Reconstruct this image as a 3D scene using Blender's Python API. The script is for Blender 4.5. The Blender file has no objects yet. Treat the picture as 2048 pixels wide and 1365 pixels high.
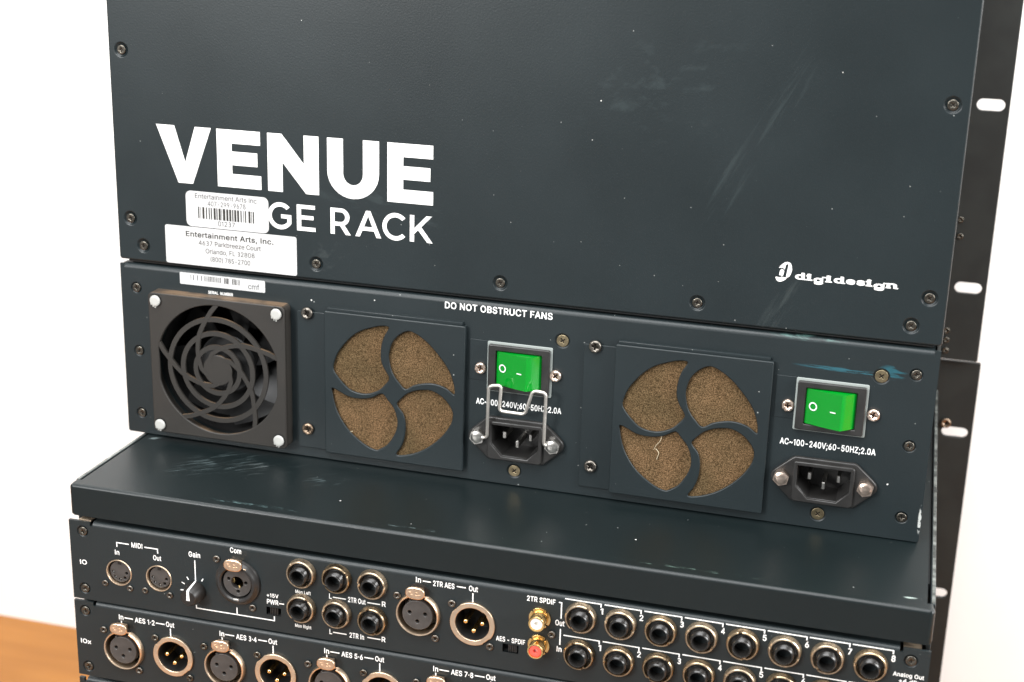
import bpy, bmesh, math, random
from mathutils import Matrix, Vector
random.seed(4)
PI = math.pi
S = 0.001                                   # everything below is written in millimetres
sc = bpy.context.scene
COL = sc.collection

# ------------------------------------------------------------------ camera
cam = bpy.data.cameras.new("camera")
cam.sensor_width = 36.0
cam.lens = 51.5
cam.clip_start = 0.01
cam.clip_end = 60
cam.dof.use_dof = True
cam.dof.focus_distance = 0.745
cam.dof.aperture_fstop = 9.0
cam.dof.aperture_blades = 7
camo = bpy.data.objects.new("camera", cam)
COL.objects.link(camo)
camo.matrix_world = Matrix((
    (0.96220585, -0.10624394, 0.25074314, 0.18878690),
    (0.27095312, 0.28126228, -0.92058456, -0.62334505),
    (0.02728194, 0.95373149, 0.29941934, 0.30781585),
    (0, 0, 0, 1)))
sc.camera = camo

# ------------------------------------------------------------------ world, lamps, exposure
w = bpy.data.worlds.new("World")
sc.world = w
w.use_nodes = True
w.node_tree.nodes["Background"].inputs[0].default_value = (0.96, 0.98, 1.0, 1)
w.node_tree.nodes["Background"].inputs[1].default_value = 0.26


def area(name, loc, target, size, power, color=(1, 1, 1), sy=None):
    d = bpy.data.lights.new(name, 'AREA')
    d.energy = power
    d.color = color
    d.size = size
    if sy:
        d.shape = 'RECTANGLE'
        d.size_y = sy
    o = bpy.data.objects.new(name, d)
    COL.objects.link(o)
    o.location = loc
    o.rotation_euler = (Vector(target) - Vector(loc)).to_track_quat('-Z', 'Y').to_euler()
    return o


area("softbox", (-0.85, -1.4, 0.62), (0, 0.05, 0.05), 0.5, 25, (1.0, 0.995, 0.985), 0.42)
area("ceiling_bounce", (-0.25, -0.95, 1.65), (0, 0.05, 0), 1.6, 60, (0.98, 0.99, 1.0), 1.25)
area("right_softbox", (1.5, -0.45, 0.4), (0.1, 0.1, 0.0), 0.6, 5, (1.0, 1.0, 1.0))
area("wall_fill_light", (0.0, 0.10, 1.3), (0.1, 0.42, 0.1), 2.2, 20, (1.0, 1.0, 1.0), 0.3)  # added out of view to brighten the wall behind the racks
area("side_wall_fill_light", (1.25, -0.15, 0.55), (0.62, 0.42, -0.1), 0.6, 26, (1.0, 1.0, 1.0))  # second added light, whitens the wall where the rack shades it

vs = sc.view_settings
vs.view_transform = 'Standard'
vs.look = 'None'
vs.exposure = 0.0
vs.gamma = 1.0
vs.use_curve_mapping = False

# ------------------------------------------------------------------ materials


def new_mat(name):
    m = bpy.data.materials.new(name)
    m.use_nodes = True
    return m, m.node_tree, m.node_tree.nodes["Principled BSDF"]


def N(nt, t, **kw):
    n = nt.nodes.new(t)
    for k, v in kw.items():
        setattr(n, k, v)
    return n


def simple(name, col, rough=0.5, metal=0.0, noise=0.0, nscale=300, spec=0.5, bump=0.0, col2=None, coat=0.0):
    m, nt, b = new_mat(name)
    b.inputs["Base Color"].default_value = (*col, 1)
    b.inputs["Roughness"].default_value = rough
    b.inputs["Metallic"].default_value = metal
    b.inputs["Specular IOR Level"].default_value = spec
    b.inputs["Coat Weight"].default_value = coat
    if noise or bump:
        tc = N(nt, "ShaderNodeTexCoord")
        nz = N(nt, "ShaderNodeTexNoise")
        nz.inputs["Scale"].default_value = nscale
        nz.inputs["Detail"].default_value = 4
        nt.links.new(tc.outputs["Object"], nz.inputs["Vector"])
        if noise:
            mx = N(nt, "ShaderNodeMix", data_type='RGBA')
            c2 = col2 or tuple(c * (1 - noise) for c in col)
            mx.inputs[6].default_value = (*col, 1)
            mx.inputs[7].default_value = (*c2, 1)
            rp = N(nt, "ShaderNodeMapRange")
            rp.inputs[1].default_value = 0.38
            rp.inputs[2].default_value = 0.62
            nt.links.new(nz.outputs["Fac"], rp.inputs[0])
            nt.links.new(rp.outputs[0], mx.inputs[0])
            nt.links.new(mx.outputs[2], b.inputs["Base Color"])
        if bump:
            bp = N(nt, "ShaderNodeBump")
            bp.inputs["Strength"].default_value = bump
            bp.inputs["Distance"].default_value = 0.0003
            nt.links.new(nz.outputs["Fac"], bp.inputs["Height"])
            nt.links.new(bp.outputs[0], b.inputs["Normal"])
    return m


def paint(name, col, rough, plane='XZ', scuffs=(), grain=0.38, specks=1.0):
    """powder-coated sheet steel: fine grain, faint mottling, dust specks and scuffs with places of their own.
    scuffs: (cx, cy, rx, ry, stretch_angle, threshold, colour) in metres on the sheet."""
    m, nt, b = new_mat(name)
    L = nt.links
    tc = N(nt, "ShaderNodeTexCoord")
    sep = N(nt, "ShaderNodeSeparateXYZ")
    L.new(tc.outputs["Object"], sep.inputs[0])
    uv = N(nt, "ShaderNodeCombineXYZ")
    L.new(sep.outputs[0], uv.inputs[0])
    L.new(sep.outputs[2 if plane == 'XZ' else 1], uv.inputs[1])
    # mottling
    n1 = N(nt, "ShaderNodeTexNoise")
    n1.inputs["Scale"].default_value = 14
    n1.inputs["Detail"].default_value = 5
    L.new(uv.outputs[0], n1.inputs["Vector"])
    n2 = N(nt, "ShaderNodeTexNoise")
    n2.inputs["Scale"].default_value = 1100
    n2.inputs["Detail"].default_value = 3
    L.new(tc.outputs["Object"], n2.inputs["Vector"])
    c = N(nt, "ShaderNodeMix", data_type='RGBA')
    c.inputs[6].default_value = (*[v * k for v, k in zip(col, (0.66, 0.60, 0.58))], 1)
    c.inputs[7].default_value = (*[v * k for v, k in zip(col, (1.30, 1.38, 1.42))], 1)
    ad = N(nt, "ShaderNodeMath", operation='ADD')
    m1 = N(nt, "ShaderNodeMath", operation='MULTIPLY')
    m1.inputs[1].default_value = 0.45
    m2 = N(nt, "ShaderNodeMath", operation='MULTIPLY')
    m2.inputs[1].default_value = 0.26
    L.new(n1.outputs["Fac"], m1.inputs[0])
    L.new(n2.outputs["Fac"], m2.inputs[0])
    L.new(m1.outputs[0], ad.inputs[0])
    L.new(m2.outputs[0], ad.inputs[1])
    L.new(ad.outputs[0], c.inputs[0])
    cur = c.outputs[2]
    # dust specks
    if specks:
        for sc_, th, colr in ((60.0, 0.017, (0.25, 0.26, 0.25)), (26.0, 0.0095, (0.6, 0.6, 0.57))):
            v = N(nt, "ShaderNodeTexVoronoi", voronoi_dimensions='2D')
            v.inputs["Scale"].default_value = sc_
            L.new(uv.outputs[0], v.inputs["Vector"])
            sx = N(nt, "ShaderNodeSeparateColor")
            L.new(v.outputs["Color"], sx.inputs[0])
            pw = N(nt, "ShaderNodeMath", operation='POWER')
            pw.inputs[1].default_value = 5.0
            L.new(sx.outputs[0], pw.inputs[0])
            ml = N(nt, "ShaderNodeMath", operation='MULTIPLY')
            ml.inputs[1].default_value = th * specks
            L.new(pw.outputs[0], ml.inputs[0])
            lt = N(nt, "ShaderNodeMath", operation='LESS_THAN')
            L.new(v.outputs["Distance"], lt.inputs[0])
            L.new(ml.outputs[0], lt.inputs[1])
            mx = N(nt, "ShaderNodeMix", data_type='RGBA')
            mx.inputs[7].default_value = (*colr, 1)
            L.new(lt.outputs[0], mx.inputs[0])
            L.new(cur, mx.inputs[6])
            cur = mx.outputs[2]
    for (cx, cy, rx, ry, ang, sx_, sy_, lo, hi, colr) in scuffs:
        mp = N(nt, "ShaderNodeMapping", vector_type='TEXTURE')
        mp.inputs["Location"].default_value = (cx, cy, 0)
        mp.inputs["Rotation"].default_value = (0, 0, ang)
        L.new(uv.outputs[0], mp.inputs["Vector"])
        nz = N(nt, "ShaderNodeTexNoise", noise_dimensions='2D')
        nz.inputs["Scale"].default_value = 1.0
        nz.inputs["Detail"].default_value = 5
        nz.inputs["Roughness"].default_value = 0.62
        vm = N(nt, "ShaderNodeVectorMath", operation='MULTIPLY')
        vm.inputs[1].default_value = (sx_, sy_, 1)
        L.new(mp.outputs[0], vm.inputs[0])
        L.new(vm.outputs[0], nz.inputs["Vector"])
        # region falloff
        vd = N(nt, "ShaderNodeVectorMath", operation='DIVIDE')
        vd.inputs[1].default_value = (rx, ry, 1)
        L.new(mp.outputs[0], vd.inputs[0])
        ln = N(nt, "ShaderNodeVectorMath", operation='LENGTH')
        L.new(vd.outputs[0], ln.inputs[0])
        fo = N(nt, "ShaderNodeMapRange")
        fo.inputs[1].default_value = 0.0
        fo.inputs[2].default_value = 1.0
        fo.inputs[3].default_value = 0.0
        fo.inputs[4].default_value = -0.10
        L.new(ln.outputs["Value"], fo.inputs[0])
        sm = N(nt, "ShaderNodeMath", operation='ADD')
        L.new(nz.outputs["Fac"], sm.inputs[0])
        L.new(fo.outputs[0], sm.inputs[1])
        th = N(nt, "ShaderNodeMapRange")
        th.inputs[1].default_value = lo
        th.inputs[2].default_value = hi
        L.new(sm.outputs[0], th.inputs[0])
        edge = N(nt, "ShaderNodeMapRange")
        edge.inputs[1].default_value = 1.0
        edge.inputs[2].default_value = 0.55
        L.new(ln.outputs["Value"], edge.inputs[0])
        fm = N(nt, "ShaderNodeMath", operation='MULTIPLY')
        L.new(th.outputs[0], fm.inputs[0])
        L.new(edge.outputs[0], fm.inputs[1])
        mx = N(nt, "ShaderNodeMix", data_type='RGBA')
        mx.inputs[7].default_value = (*colr, 1)
        L.new(fm.outputs[0], mx.inputs[0])
        L.new(cur, mx.inputs[6])
        cur = mx.outputs[2]
    L.new(cur, b.inputs["Base Color"])
    rr = N(nt, "ShaderNodeMapRange")
    rr.inputs[3].default_value = rough - 0.05
    rr.inputs[4].default_value = rough + 0.07
    L.new(n1.outputs["Fac"], rr.inputs[0])
    L.new(rr.outputs[0], b.inputs["Roughness"])
    bp = N(nt, "ShaderNodeBump")
    bp.inputs["Strength"].default_value = grain
    bp.inputs["Distance"].default_value = 0.00012
    L.new(n2.outputs["Fac"], bp.inputs["Height"])
    L.new(bp.outputs[0], b.inputs["Normal"])
    b.inputs["Specular IOR Level"].default_value = 0.42
    return m


PAINT = (0.0118, 0.0185, 0.0206)
M = {}
TEAL = (0.014, 0.072, 0.092)
GREY = (0.22, 0.27, 0.27)
M['cover'] = paint('dark_powder_coat_panel', PAINT, 0.36, 'XZ', scuffs=(
    (0.155, 0.146, 0.045, 0.012, -0.15, 40, 150, 0.50, 0.62, (0.020, 0.0285, 0.0305)),
    (0.345, 0.190, 0.012, 0.075, -0.5, 260, 20, 0.50, 0.66, (0.020, 0.0285, 0.0305)),
    (0.362, 0.112, 0.006, 0.022, -0.5, 300, 30, 0.42, 0.60, (0.025, 0.033, 0.034)),
    (0.30, 0.215, 0.05, 0.03, 0.3, 60, 120, 0.50, 0.66, (0.019, 0.0275, 0.0295)),
    (0.125, 0.115, 0.012, 0.014, 0.4, 90, 160, 0.48, 0.62, (0.023, 0.030, 0.031)),
))
M['power'] = paint('dark_powder_coat_power_panel', PAINT, 0.42, 'XZ', specks=1.35, scuffs=(
    (0.419, 0.0868, 0.0075, 0.0040, -0.1, 45, 420, 0.40, 0.46, TEAL),
    (0.397, 0.0852, 0.027, 0.0013, -0.02, 60, 900, 0.42, 0.47, (0.02, 0.085, 0.11)),
    (0.378, 0.1000, 0.020, 0.0022, 0.0, 60, 400, 0.43, 0.52, (0.06, 0.12, 0.11)),
    (0.4395, 0.0125, 0.0012, 0.0085, 0.0, 350, 260, 0.40, 0.45, (0.45, 0.47, 0.45)),
))
M['lower'] = paint('dark_powder_coat_card_panel', (0.0128, 0.0185, 0.0200), 0.42, 'XZ', specks=0.8)
M['top'] = paint('dark_satin_top_cover', (0.0042, 0.0085, 0.0092), 0.37, 'XY', grain=0.35, specks=1.3, scuffs=(
    (-0.160, 0.050, 0.034, 0.020, 0.75, 60, 620, 0.50, 0.64, (0.045, 0.062, 0.064)),
    (-0.132, 0.056, 0.026, 0.014, 0.75, 45, 420, 0.52, 0.66, (0.062, 0.075, 0.075)),
    (-0.095, 0.048, 0.016, 0.010, 0.75, 70, 800, 0.53, 0.62, (0.05, 0.068, 0.07)),
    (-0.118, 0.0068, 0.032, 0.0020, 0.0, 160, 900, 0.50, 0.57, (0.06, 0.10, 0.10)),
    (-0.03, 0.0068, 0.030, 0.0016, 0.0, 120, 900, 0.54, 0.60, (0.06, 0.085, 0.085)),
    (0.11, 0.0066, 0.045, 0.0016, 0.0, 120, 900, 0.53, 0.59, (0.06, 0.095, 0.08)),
    (0.209, 0.010, 0.004, 0.0010, 0.0, 60, 500, 0.38, 0.44, (0.30, 0.36, 0.33)),
    (-0.209, 0.073, 0.005, 0.0022, 0.5, 80, 300, 0.43, 0.50, (0.16, 0.20, 0.20)),
))
M['dark'] = simple('dark_inner_steel', (0.018, 0.020, 0.021), 0.6)
M['ear'] = simple('dark_rack_ear_paint', (0.012, 0.0140, 0.0125), 0.6, noise=0.35, nscale=60, bump=0.2)
M['paleedge'] = simple('blotchy_pale_edge', (0.30, 0.32, 0.30), 0.45, 0.6, noise=0.75, nscale=130)
M['print'] = simple('white_silkscreen', (0.86, 0.86, 0.84), 0.55)
M['label'] = simple('white_label_paper', (0.57, 0.57, 0.565), 0.45)
M['ink'] = simple('black_label_ink', (0.02, 0.018, 0.014), 0.6)
M['greyink'] = simple('faded_grey_label_ink', (0.07, 0.07, 0.072), 0.6)
M['brownink'] = simple('faded_brown_label_ink', (0.03, 0.024, 0.02), 0.6)
M['guard'] = None
M['foam'] = None
M['black'] = simple('black_plastic', (0.024, 0.023, 0.022), 0.34, noise=0.3, nscale=120)
M['gloss'] = simple('glossy_black_bushing', (0.016, 0.015, 0.014), 0.24)
M['latch'] = simple('floor_tinted_nickel_latch', (0.88, 0.64, 0.45), 0.34, 1.0, noise=0.15, nscale=400, bump=0.15)  # orange floor's reflection painted into the nickel base colour
M['blackmatt'] = simple('black_matt_recess', (0.008, 0.008, 0.008), 0.7)
M['blade'] = simple('dark_grey_fan_plastic', (0.022, 0.022, 0.022), 0.4, noise=0.5, nscale=45)
M['hole'] = simple('deep_black_socket', (0.003, 0.003, 0.003), 0.6)
M['insert'] = simple('dark_brown_socket_insert', (0.060, 0.054, 0.050), 0.42, noise=0.25, nscale=200)
M['brass'] = simple('worn_brass_nut', (0.63, 0.47, 0.30), 0.34, 1.0, noise=0.35, nscale=500, bump=0.25)
M['nickel'] = simple('satin_nickel_shell', (0.86, 0.68, 0.50), 0.36, 1.0, noise=0.12, nscale=250, bump=0.1)
M['gold'] = simple('gold_contact', (0.95, 0.66, 0.28), 0.22, 1.0)
M['rcagold'] = simple('gold_rca_shell', (0.93, 0.62, 0.26), 0.24, 1.0, noise=0.15, nscale=200)
M['steel'] = simple('zinc_steel', (0.80, 0.77, 0.72), 0.28, 1.0, noise=0.2, nscale=300)
M['wire'] = simple('satin_steel_wire', (0.90, 0.85, 0.78), 0.45, 1.0, noise=0.15, nscale=150)
M['recess'] = simple('dim_screw_recess', (0.05, 0.045, 0.04), 0.5, 1.0)
M['copperscrew'] = simple('warm_plated_screw', (0.90, 0.72, 0.60), 0.3, 1.0, noise=0.2, nscale=400)
M['yellowscrew'] = simple('yellow_zinc_screw', (0.42, 0.34, 0.21), 0.38, 1.0, noise=0.35, nscale=400)
M['darkscrew'] = simple('black_oxide_screw', (0.17, 0.155, 0.13), 0.33, 1.0, noise=0.35, nscale=400)
M['greyscrew'] = simple('grey_worn_screw', (0.22, 0.20, 0.175), 0.38, 1.0, noise=0.4, nscale=350)
M['rust'] = simple('browned_worn_screw', (0.38, 0.28, 0.20), 0.4, 1.0, noise=0.5, nscale=350)
M['nylon'] = simple('white_nylon_rivet', (0.44, 0.44, 0.415), 0.35)
M['gasket'] = simple('pale_grey_switch_gasket', (0.29, 0.32, 0.305), 0.5)
M['rocker'] = None
M['white_ins'] = simple('white_socket_plastic', (0.85, 0.83, 0.78), 0.4)
M['red_ins'] = simple('red_socket_plastic', (0.78, 0.10, 0.07), 0.4)
M['knob'] = simple('dusty_black_knob', (0.014, 0.012, 0.0105), 0.42, noise=0.4, nscale=150)
M['lint'] = simple('pale_lint', (0.5, 0.42, 0.28), 0.8)

# fan guard plastic: black-brown, dust lying on the faces that look up
m, nt, b = new_mat('dusty_black_guard_plastic')
tc = N(nt, "ShaderNodeTexCoord")
nz = N(nt, "ShaderNodeTexNoise")
nz.inputs["Scale"].default_value = 70
nz.inputs["Detail"].default_value = 6
nt.links.new(tc.outputs["Object"], nz.inputs["Vector"])
ge = N(nt, "ShaderNodeNewGeometry")
sp = N(nt, "ShaderNodeSeparateXYZ")
nt.links.new(ge.outputs["True Normal"], sp.inputs[0])
mu = N(nt, "ShaderNodeMath", operation='MULTIPLY')
up = N(nt, "ShaderNodeMapRange")
up.inputs[1].default_value = 0.8
up.inputs[2].default_value = 0.98
nt.links.new(sp.outputs[2], up.inputs[0])
rp = N(nt, "ShaderNodeMapRange")
rp.inputs[1].default_value = 0.34
rp.inputs[2].default_value = 0.56
nt.links.new(nz.outputs["Fac"], rp.inputs[0])
nt.links.new(up.outputs[0], mu.inputs[0])
nt.links.new(rp.outputs[0], mu.inputs[1])
m0 = N(nt, "ShaderNodeMix", data_type='RGBA')
m0.inputs[6].default_value = (0.0165, 0.0150, 0.0130, 1)
m0.inputs[7].default_value = (0.025, 0.0215, 0.0175, 1)
nt.links.new(nz.outputs["Fac"], m0.inputs[0])
m1 = N(nt, "ShaderNodeMix", data_type='RGBA')
m1.inputs[7].default_value = (0.13, 0.085, 0.05, 1)
nt.links.new(m0.outputs[2], m1.inputs[6])
nt.links.new(mu.outputs[0], m1.inputs[0])
nt.links.new(m1.outputs[2], b.inputs["Base Color"])
b.inputs["Roughness"].default_value = 0.55
M['guard'] = m

# open-cell filter foam, brown with dust
m, nt, b = new_mat('dusty_brown_filter_foam')
tc = N(nt, "ShaderNodeTexCoord")
vo = N(nt, "ShaderNodeTexVoronoi")
vo.inputs["Scale"].default_value = 2400
nt.links.new(tc.outputs["Object"], vo.inputs["Vector"])
nz = N(nt, "ShaderNodeTexNoise")
nz.inputs["Scale"].default_value = 1700
nz.inputs["Detail"].default_value = 3
nt.links.new(tc.outputs["Object"], nz.inputs["Vector"])
nb = N(nt, "ShaderNodeTexNoise")
nb.inputs["Scale"].default_value = 35
nb.inputs["Detail"].default_value = 3
nt.links.new(tc.outputs["Object"], nb.inputs["Vector"])
cr = N(nt, "ShaderNodeValToRGB")
cr.color_ramp.elements[0].position = 0.36
cr.color_ramp.elements[0].color = (0.055, 0.036, 0.017, 1)
cr.color_ramp.elements[1].position = 0.66
cr.color_ramp.elements[1].color = (0.205, 0.136, 0.073, 1)
e = cr.color_ramp.elements.new(0.5)
e.color = (0.122, 0.077, 0.038, 1)
nt.links.new(nz.outputs["Fac"], cr.inputs[0])
mx = N(nt, "ShaderNodeMix", data_type='RGBA', blend_type='MULTIPLY')
mx.inputs[0].default_value = 0.55
nt.links.new(cr.outputs[0], mx.inputs[6])
c2 = N(nt, "ShaderNodeValToRGB")
c2.color_ramp.elements[0].position = 0.35
c2.color_ramp.elements[0].color = (0.55, 0.62, 0.55, 1)
c2.color_ramp.elements[1].position = 0.65
c2.color_ramp.elements[1].color = (1.4, 1.25, 1.2, 1)
nt.links.new(nb.outputs["Fac"], c2.inputs[0])
nt.links.new(c2.outputs[0], mx.inputs[7])
nt.links.new(mx.outputs[2], b.inputs["Base Color"])
bp = N(nt, "ShaderNodeBump")
bp.inputs["Strength"].default_value = 1.0
bp.inputs["Distance"].default_value = 0.00035
nt.links.new(vo.outputs["Distance"], bp.inputs["Height"])
nt.links.new(bp.outputs[0], b.inputs["Normal"])
b.inputs["Roughness"].default_value = 0.95
b.inputs["Specular IOR Level"].default_value = 0.1
M['foam'] = m

# translucent green rocker
m, nt, b = new_mat('green_rocker_plastic')
b.inputs["Base Color"].default_value = (0.001, 0.44, 0.03, 1)
b.inputs["Roughness"].default_value = 0.12
b.inputs["Transmission Weight"].default_value = 0.5
b.inputs["IOR"].default_value = 1.46
M['rocker'] = m

# orange-brown wooden floor
m, nt, b = new_mat('orange_wood_floor')
tc = N(nt, "ShaderNodeTexCoord")
mp = N(nt, "ShaderNodeMapping")
mp.inputs["Scale"].default_value = (3, 22, 3)
nt.links.new(tc.outputs["Object"], mp.inputs[0])
nz = N(nt, "ShaderNodeTexNoise")
nz.inputs["Scale"].default_value = 2.2
nz.inputs["Detail"].default_value = 8
nt.links.new(mp.outputs[0], nz.inputs["Vector"])
cr = N(nt, "ShaderNodeValToRGB")
cr.color_ramp.elements[0].position = 0.3
cr.color_ramp.elements[0].color = (0.29, 0.108, 0.0135, 1)
cr.color_ramp.elements[1].position = 0.7
cr.color_ramp.elements[1].color = (0.37, 0.148, 0.023, 1)
nt.links.new(nz.outputs["Fac"], cr.inputs[0])
nt.links.new(cr.outputs[0], b.inputs["Base Color"])
b.inputs["Roughness"].default_value = 0.5
M['floor'] = m
M['unseen_grey_floor'] = simple('neutral_grey_floor', (0.20, 0.205, 0.21), 0.95, noise=0.3, nscale=90)
M['wall'] = simple('white_wall_paint', (0.87, 0.865, 0.85), 0.7, noise=0.03, nscale=8)

# ------------------------------------------------------------------ mesh helpers (millimetres in, metres out)


class MB:
    def __init__(s):
        s.v = []
        s.f = []

    def add(s, verts, faces):
        k = len(s.v)
        s.v += [tuple(p) for p in verts]
        s.f += [tuple(i + k for i in f) for f in faces]
        return s

    def bm(s, b, mat=None):
        if mat:
            bmesh.ops.transform(b, matrix=mat, verts=b.verts)
        b.verts.index_update()
        s.add([v.co.copy() for v in b.verts], [[v.index for v in f.verts] for f in b.faces])
        b.free()
        return s

    def box(s, x0, x1, y0, y1, z0, z1, bev=0.0, seg=2):
        b = bmesh.new()
        bmesh.ops.create_cube(b, size=1)
        for v in b.verts:
            v.co = ((x0 + x1) / 2 + v.co.x * (x1 - x0), (y0 + y1) / 2 + v.co.y * (y1 - y0), (z0 + z1) / 2 + v.co.z * (z1 - z0))
        if bev:
            bmesh.ops.bevel(b, geom=list(b.edges), offset=bev, segments=seg, profile=0.5, affect='EDGES')
        return s.bm(b)

    def lathe(s, prof, seg=28, cx=0, cz=0, a0=0.0):
        """prof: (r, y) from front to back, turned about the y axis"""
        v, f = [], []
        n = len(prof)
        for i in range(seg):
            a = a0 + 2 * PI * i / seg
            for r, y in prof:
                v.append((cx + r * math.cos(a), y, cz + r * math.sin(a)))
        for i in range(seg):
            j = (i + 1) % seg
            for k in range(n - 1):
                q = (i * n + k, j * n + k, j * n + k + 1, i * n + k + 1)
                f.append(q)
        if prof[0][0] > 1e-6 and prof[0][0] < 0:
            pass
        return s.add(v, f)

    def prism(s, pts, y0, y1):
        """convex-ish polygon in x,z run from y0 (front) to y1"""
        n = len(pts)
        v = [(x, y0, z) for x, z in pts] + [(x, y1, z) for x, z in pts]
        f = [tuple(range(n)), tuple(reversed(range(n, 2 * n)))]
        for i in range(n):
            j = (i + 1) % n
            f.append((i, i + n, j + n, j))
        return s.add(v, f)

    def xprofile(s, prof, x0, x1, caps=True):
        """open profile of (y, z) run along x"""
        n = len(prof)
        v = [(x0, y, z) for y, z in prof] + [(x1, y, z) for y, z in prof]
        f = [(i, i + 1, i + 1 + n, i + n) for i in range(n - 1)]
        return s.add(v, f)

    def tube(s, path, r, seg=8, closed=False):
        P = [Vector(p) for p in path]
        rings = []
        prev = None
        for i, p in enumerate(P):
            a = P[max(0, i - 1)]
            c = P[min(len(P) - 1, i + 1)]
            t = (c - a).normalized()
            if prev is None:
                up = Vector((0, 1, 0)) if abs(t.y) < 0.9 else Vector((1, 0, 0))
                n = t.cross(up).normalized()
            else:
                n = (prev - t * prev.dot(t)).normalized()
            prev = n
            bb = t.cross(n)
            rings.append([p + (n * math.cos(2 * PI * k / seg) + bb * math.sin(2 * PI * k / seg)) * r for k in range(seg)])
        v = [q for R in rings for q in R]
        f = []
        for i in range(len(P) - 1):
            for k in range(seg):
                k2 = (k + 1) % seg
                f.append((i * seg + k, i * seg + k2, (i + 1) * seg + k2, (i + 1) * seg + k))
        f.append(tuple(reversed(range(seg))))
        f.append(tuple((len(P) - 1) * seg + k for k in range(seg)))
        return s.add(v, f)

    def plate(s, loops, y_front, y_back, bev=0.0, res=2):
        """flat sheet in x,z; first loop is the outline, the others are holes; real thickness and rounded edges"""
        cu = bpy.data.curves.new("tmp", 'CURVE')
        cu.dimensions = '2D'
        cu.fill_mode = 'BOTH'
        for lp in loops:
            sp_ = cu.splines.new('POLY')
            sp_.points.add(len(lp) - 1)
            for q, (x, z) in zip(sp_.points, lp):
                q.co = (x, z, 0, 1)
            sp_.use_cyclic_u = True
        t = (y_back - y_front) / 2
        cu.extrude = max(t - bev, 0.0)
        cu.bevel_depth = bev
        cu.offset = -bev
        cu.bevel_resolution = res
        o = bpy.data.objects.new("tmp", cu)
        me = bpy.data.meshes.new_from_object(o)
        yc = (y_front + y_back) / 2
        s.add([(q.co.x, yc - q.co.z, q.co.y) for q in me.vertices], [tuple(p.vertices) for p in me.polygons])
        bpy.data.objects.remove(o)
        bpy.data.curves.remove(cu)
        bpy.data.meshes.remove(me)
        return s

    def mesh(s, name, mat, smooth=35, flat=True):
        me = bpy.data.meshes.new(name)
        me.from_pydata([(x * S, y * S, z * S) for x, y, z in s.v], [], s.f)
        bm_ = bmesh.new()
        bm_.from_mesh(me)
        bmesh.ops.remove_doubles(bm_, verts=bm_.verts, dist=1e-7)
        bmesh.ops.recalc_face_normals(bm_, faces=bm_.faces)
        bm_.to_mesh(me)
        bm_.free()
        if smooth:
            me.polygons.foreach_set("use_smooth", [True] * len(me.polygons))
            me.set_sharp_from_angle(angle=math.radians(smooth))
            if flat:
                me.polygons.foreach_set("use_smooth", [max(abs(c) for c in p.normal) < 0.9999 for p in me.polygons])
        me.materials.append(mat)
        return me


OFF = {}


def put(name, me, parent, loc=(0, 0, 0), roty=0.0, label=None):
    """link a part; loc is in mm in the frame of the thing (or of the part it sits on)"""
    if isinstance(me, MB):
        raise TypeError
    o = bpy.data.objects.new(name, me)
    COL.objects.link(o)
    o.parent = parent
    ox = OFF.get(parent.name, (0, 0, 0))
    o.location = [(a - c) * S for a, c in zip(loc, ox)]
    o.rotation_euler = (0, roty, 0)
    if label:
        o["label"] = label
    return o


def circle(cx, cz, r, n=28, a0=0.0):
    return [(cx + r * math.cos(a0 + 2 * PI * i / n), cz + r * math.sin(a0 + 2 * PI * i / n)) for i in range(n)]


def rrect(x0, x1, z0, z1, r, n=4, corners=(1, 1, 1, 1)):
    out = []
    for i, (cx, cz, a) in enumerate(((x1 - r, z1 - r, 0), (x0 + r, z1 - r, PI / 2), (x0 + r, z0 + r, PI), (x1 - r, z0 + r, 1.5 * PI))):
        if corners[i]:
            out += [(cx + r * math.cos(a + PI / 2 * k / n), cz + r * math.sin(a + PI / 2 * k / n)) for k in range(n + 1)]
        else:
            out.append((x1 if i in (0, 3) else x0, z1 if i < 2 else z0))
    return out


def slot(cx, cz, w_, h):
    return rrect(cx - w_ / 2, cx + w_ / 2, cz - h / 2, cz + h / 2, h / 2 - 0.01, 6)


def smoothloop(P, k=3):
    out = []
    n = len(P)
    for i in range(n):
        p0, p1, p2, p3 = P[i - 1], P[i], P[(i + 1) % n], P[(i + 2) % n]
        for j in range(k):
            t = j / k
            out.append(tuple(0.5 * (2 * p1[d] + (p2[d] - p0[d]) * t + (2 * p0[d] - 5 * p1[d] + 4 * p2[d] - p3[d]) * t * t + (3 * p1[d] - p0[d] - 3 * p2[d] + p3[d]) * t ** 3) for d in (0, 1)))
    return out


FONTREF = {}


def raw_text(s_, face):
    """outlines of a plain grotesque alphabet (R regular, B bold, H heavy), filled flat"""
    cu = bpy.data.curves.new("tmp", 'CURVE')
    cu.dimensions = '2D'
    cu.fill_mode = 'FRONT'
    x = 0.0
    extra = {'R': 0, 'B': 24, 'H': 50}[face]
    for ch in s_:
        adv, data = GLYPHS[face][ch]
        for lp in data.split(';') if data else ():
            pts = [tuple(int(q) for q in p.split(',')) for p in lp.split(' ')]
            sp_ = cu.splines.new('POLY')
            sp_.points.add(len(pts) - 1)
            for q, (px, pz) in zip(sp_.points, pts):
                q.co = ((x + px) / 700.0, pz / 700.0, 0, 1)
            sp_.use_cyclic_u = True
        x += adv + extra
    o = bpy.data.objects.new("tmp", cu)
    me = bpy.data.meshes.new_from_object(o)
    v = [(q.co.x, q.co.y) for q in me.vertices]
    f = [tuple(p.vertices) for p in me.polygons]
    bpy.data.objects.remove(o)
    bpy.data.curves.remove(cu)
    bpy.data.meshes.remove(me)
    return v, f


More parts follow.
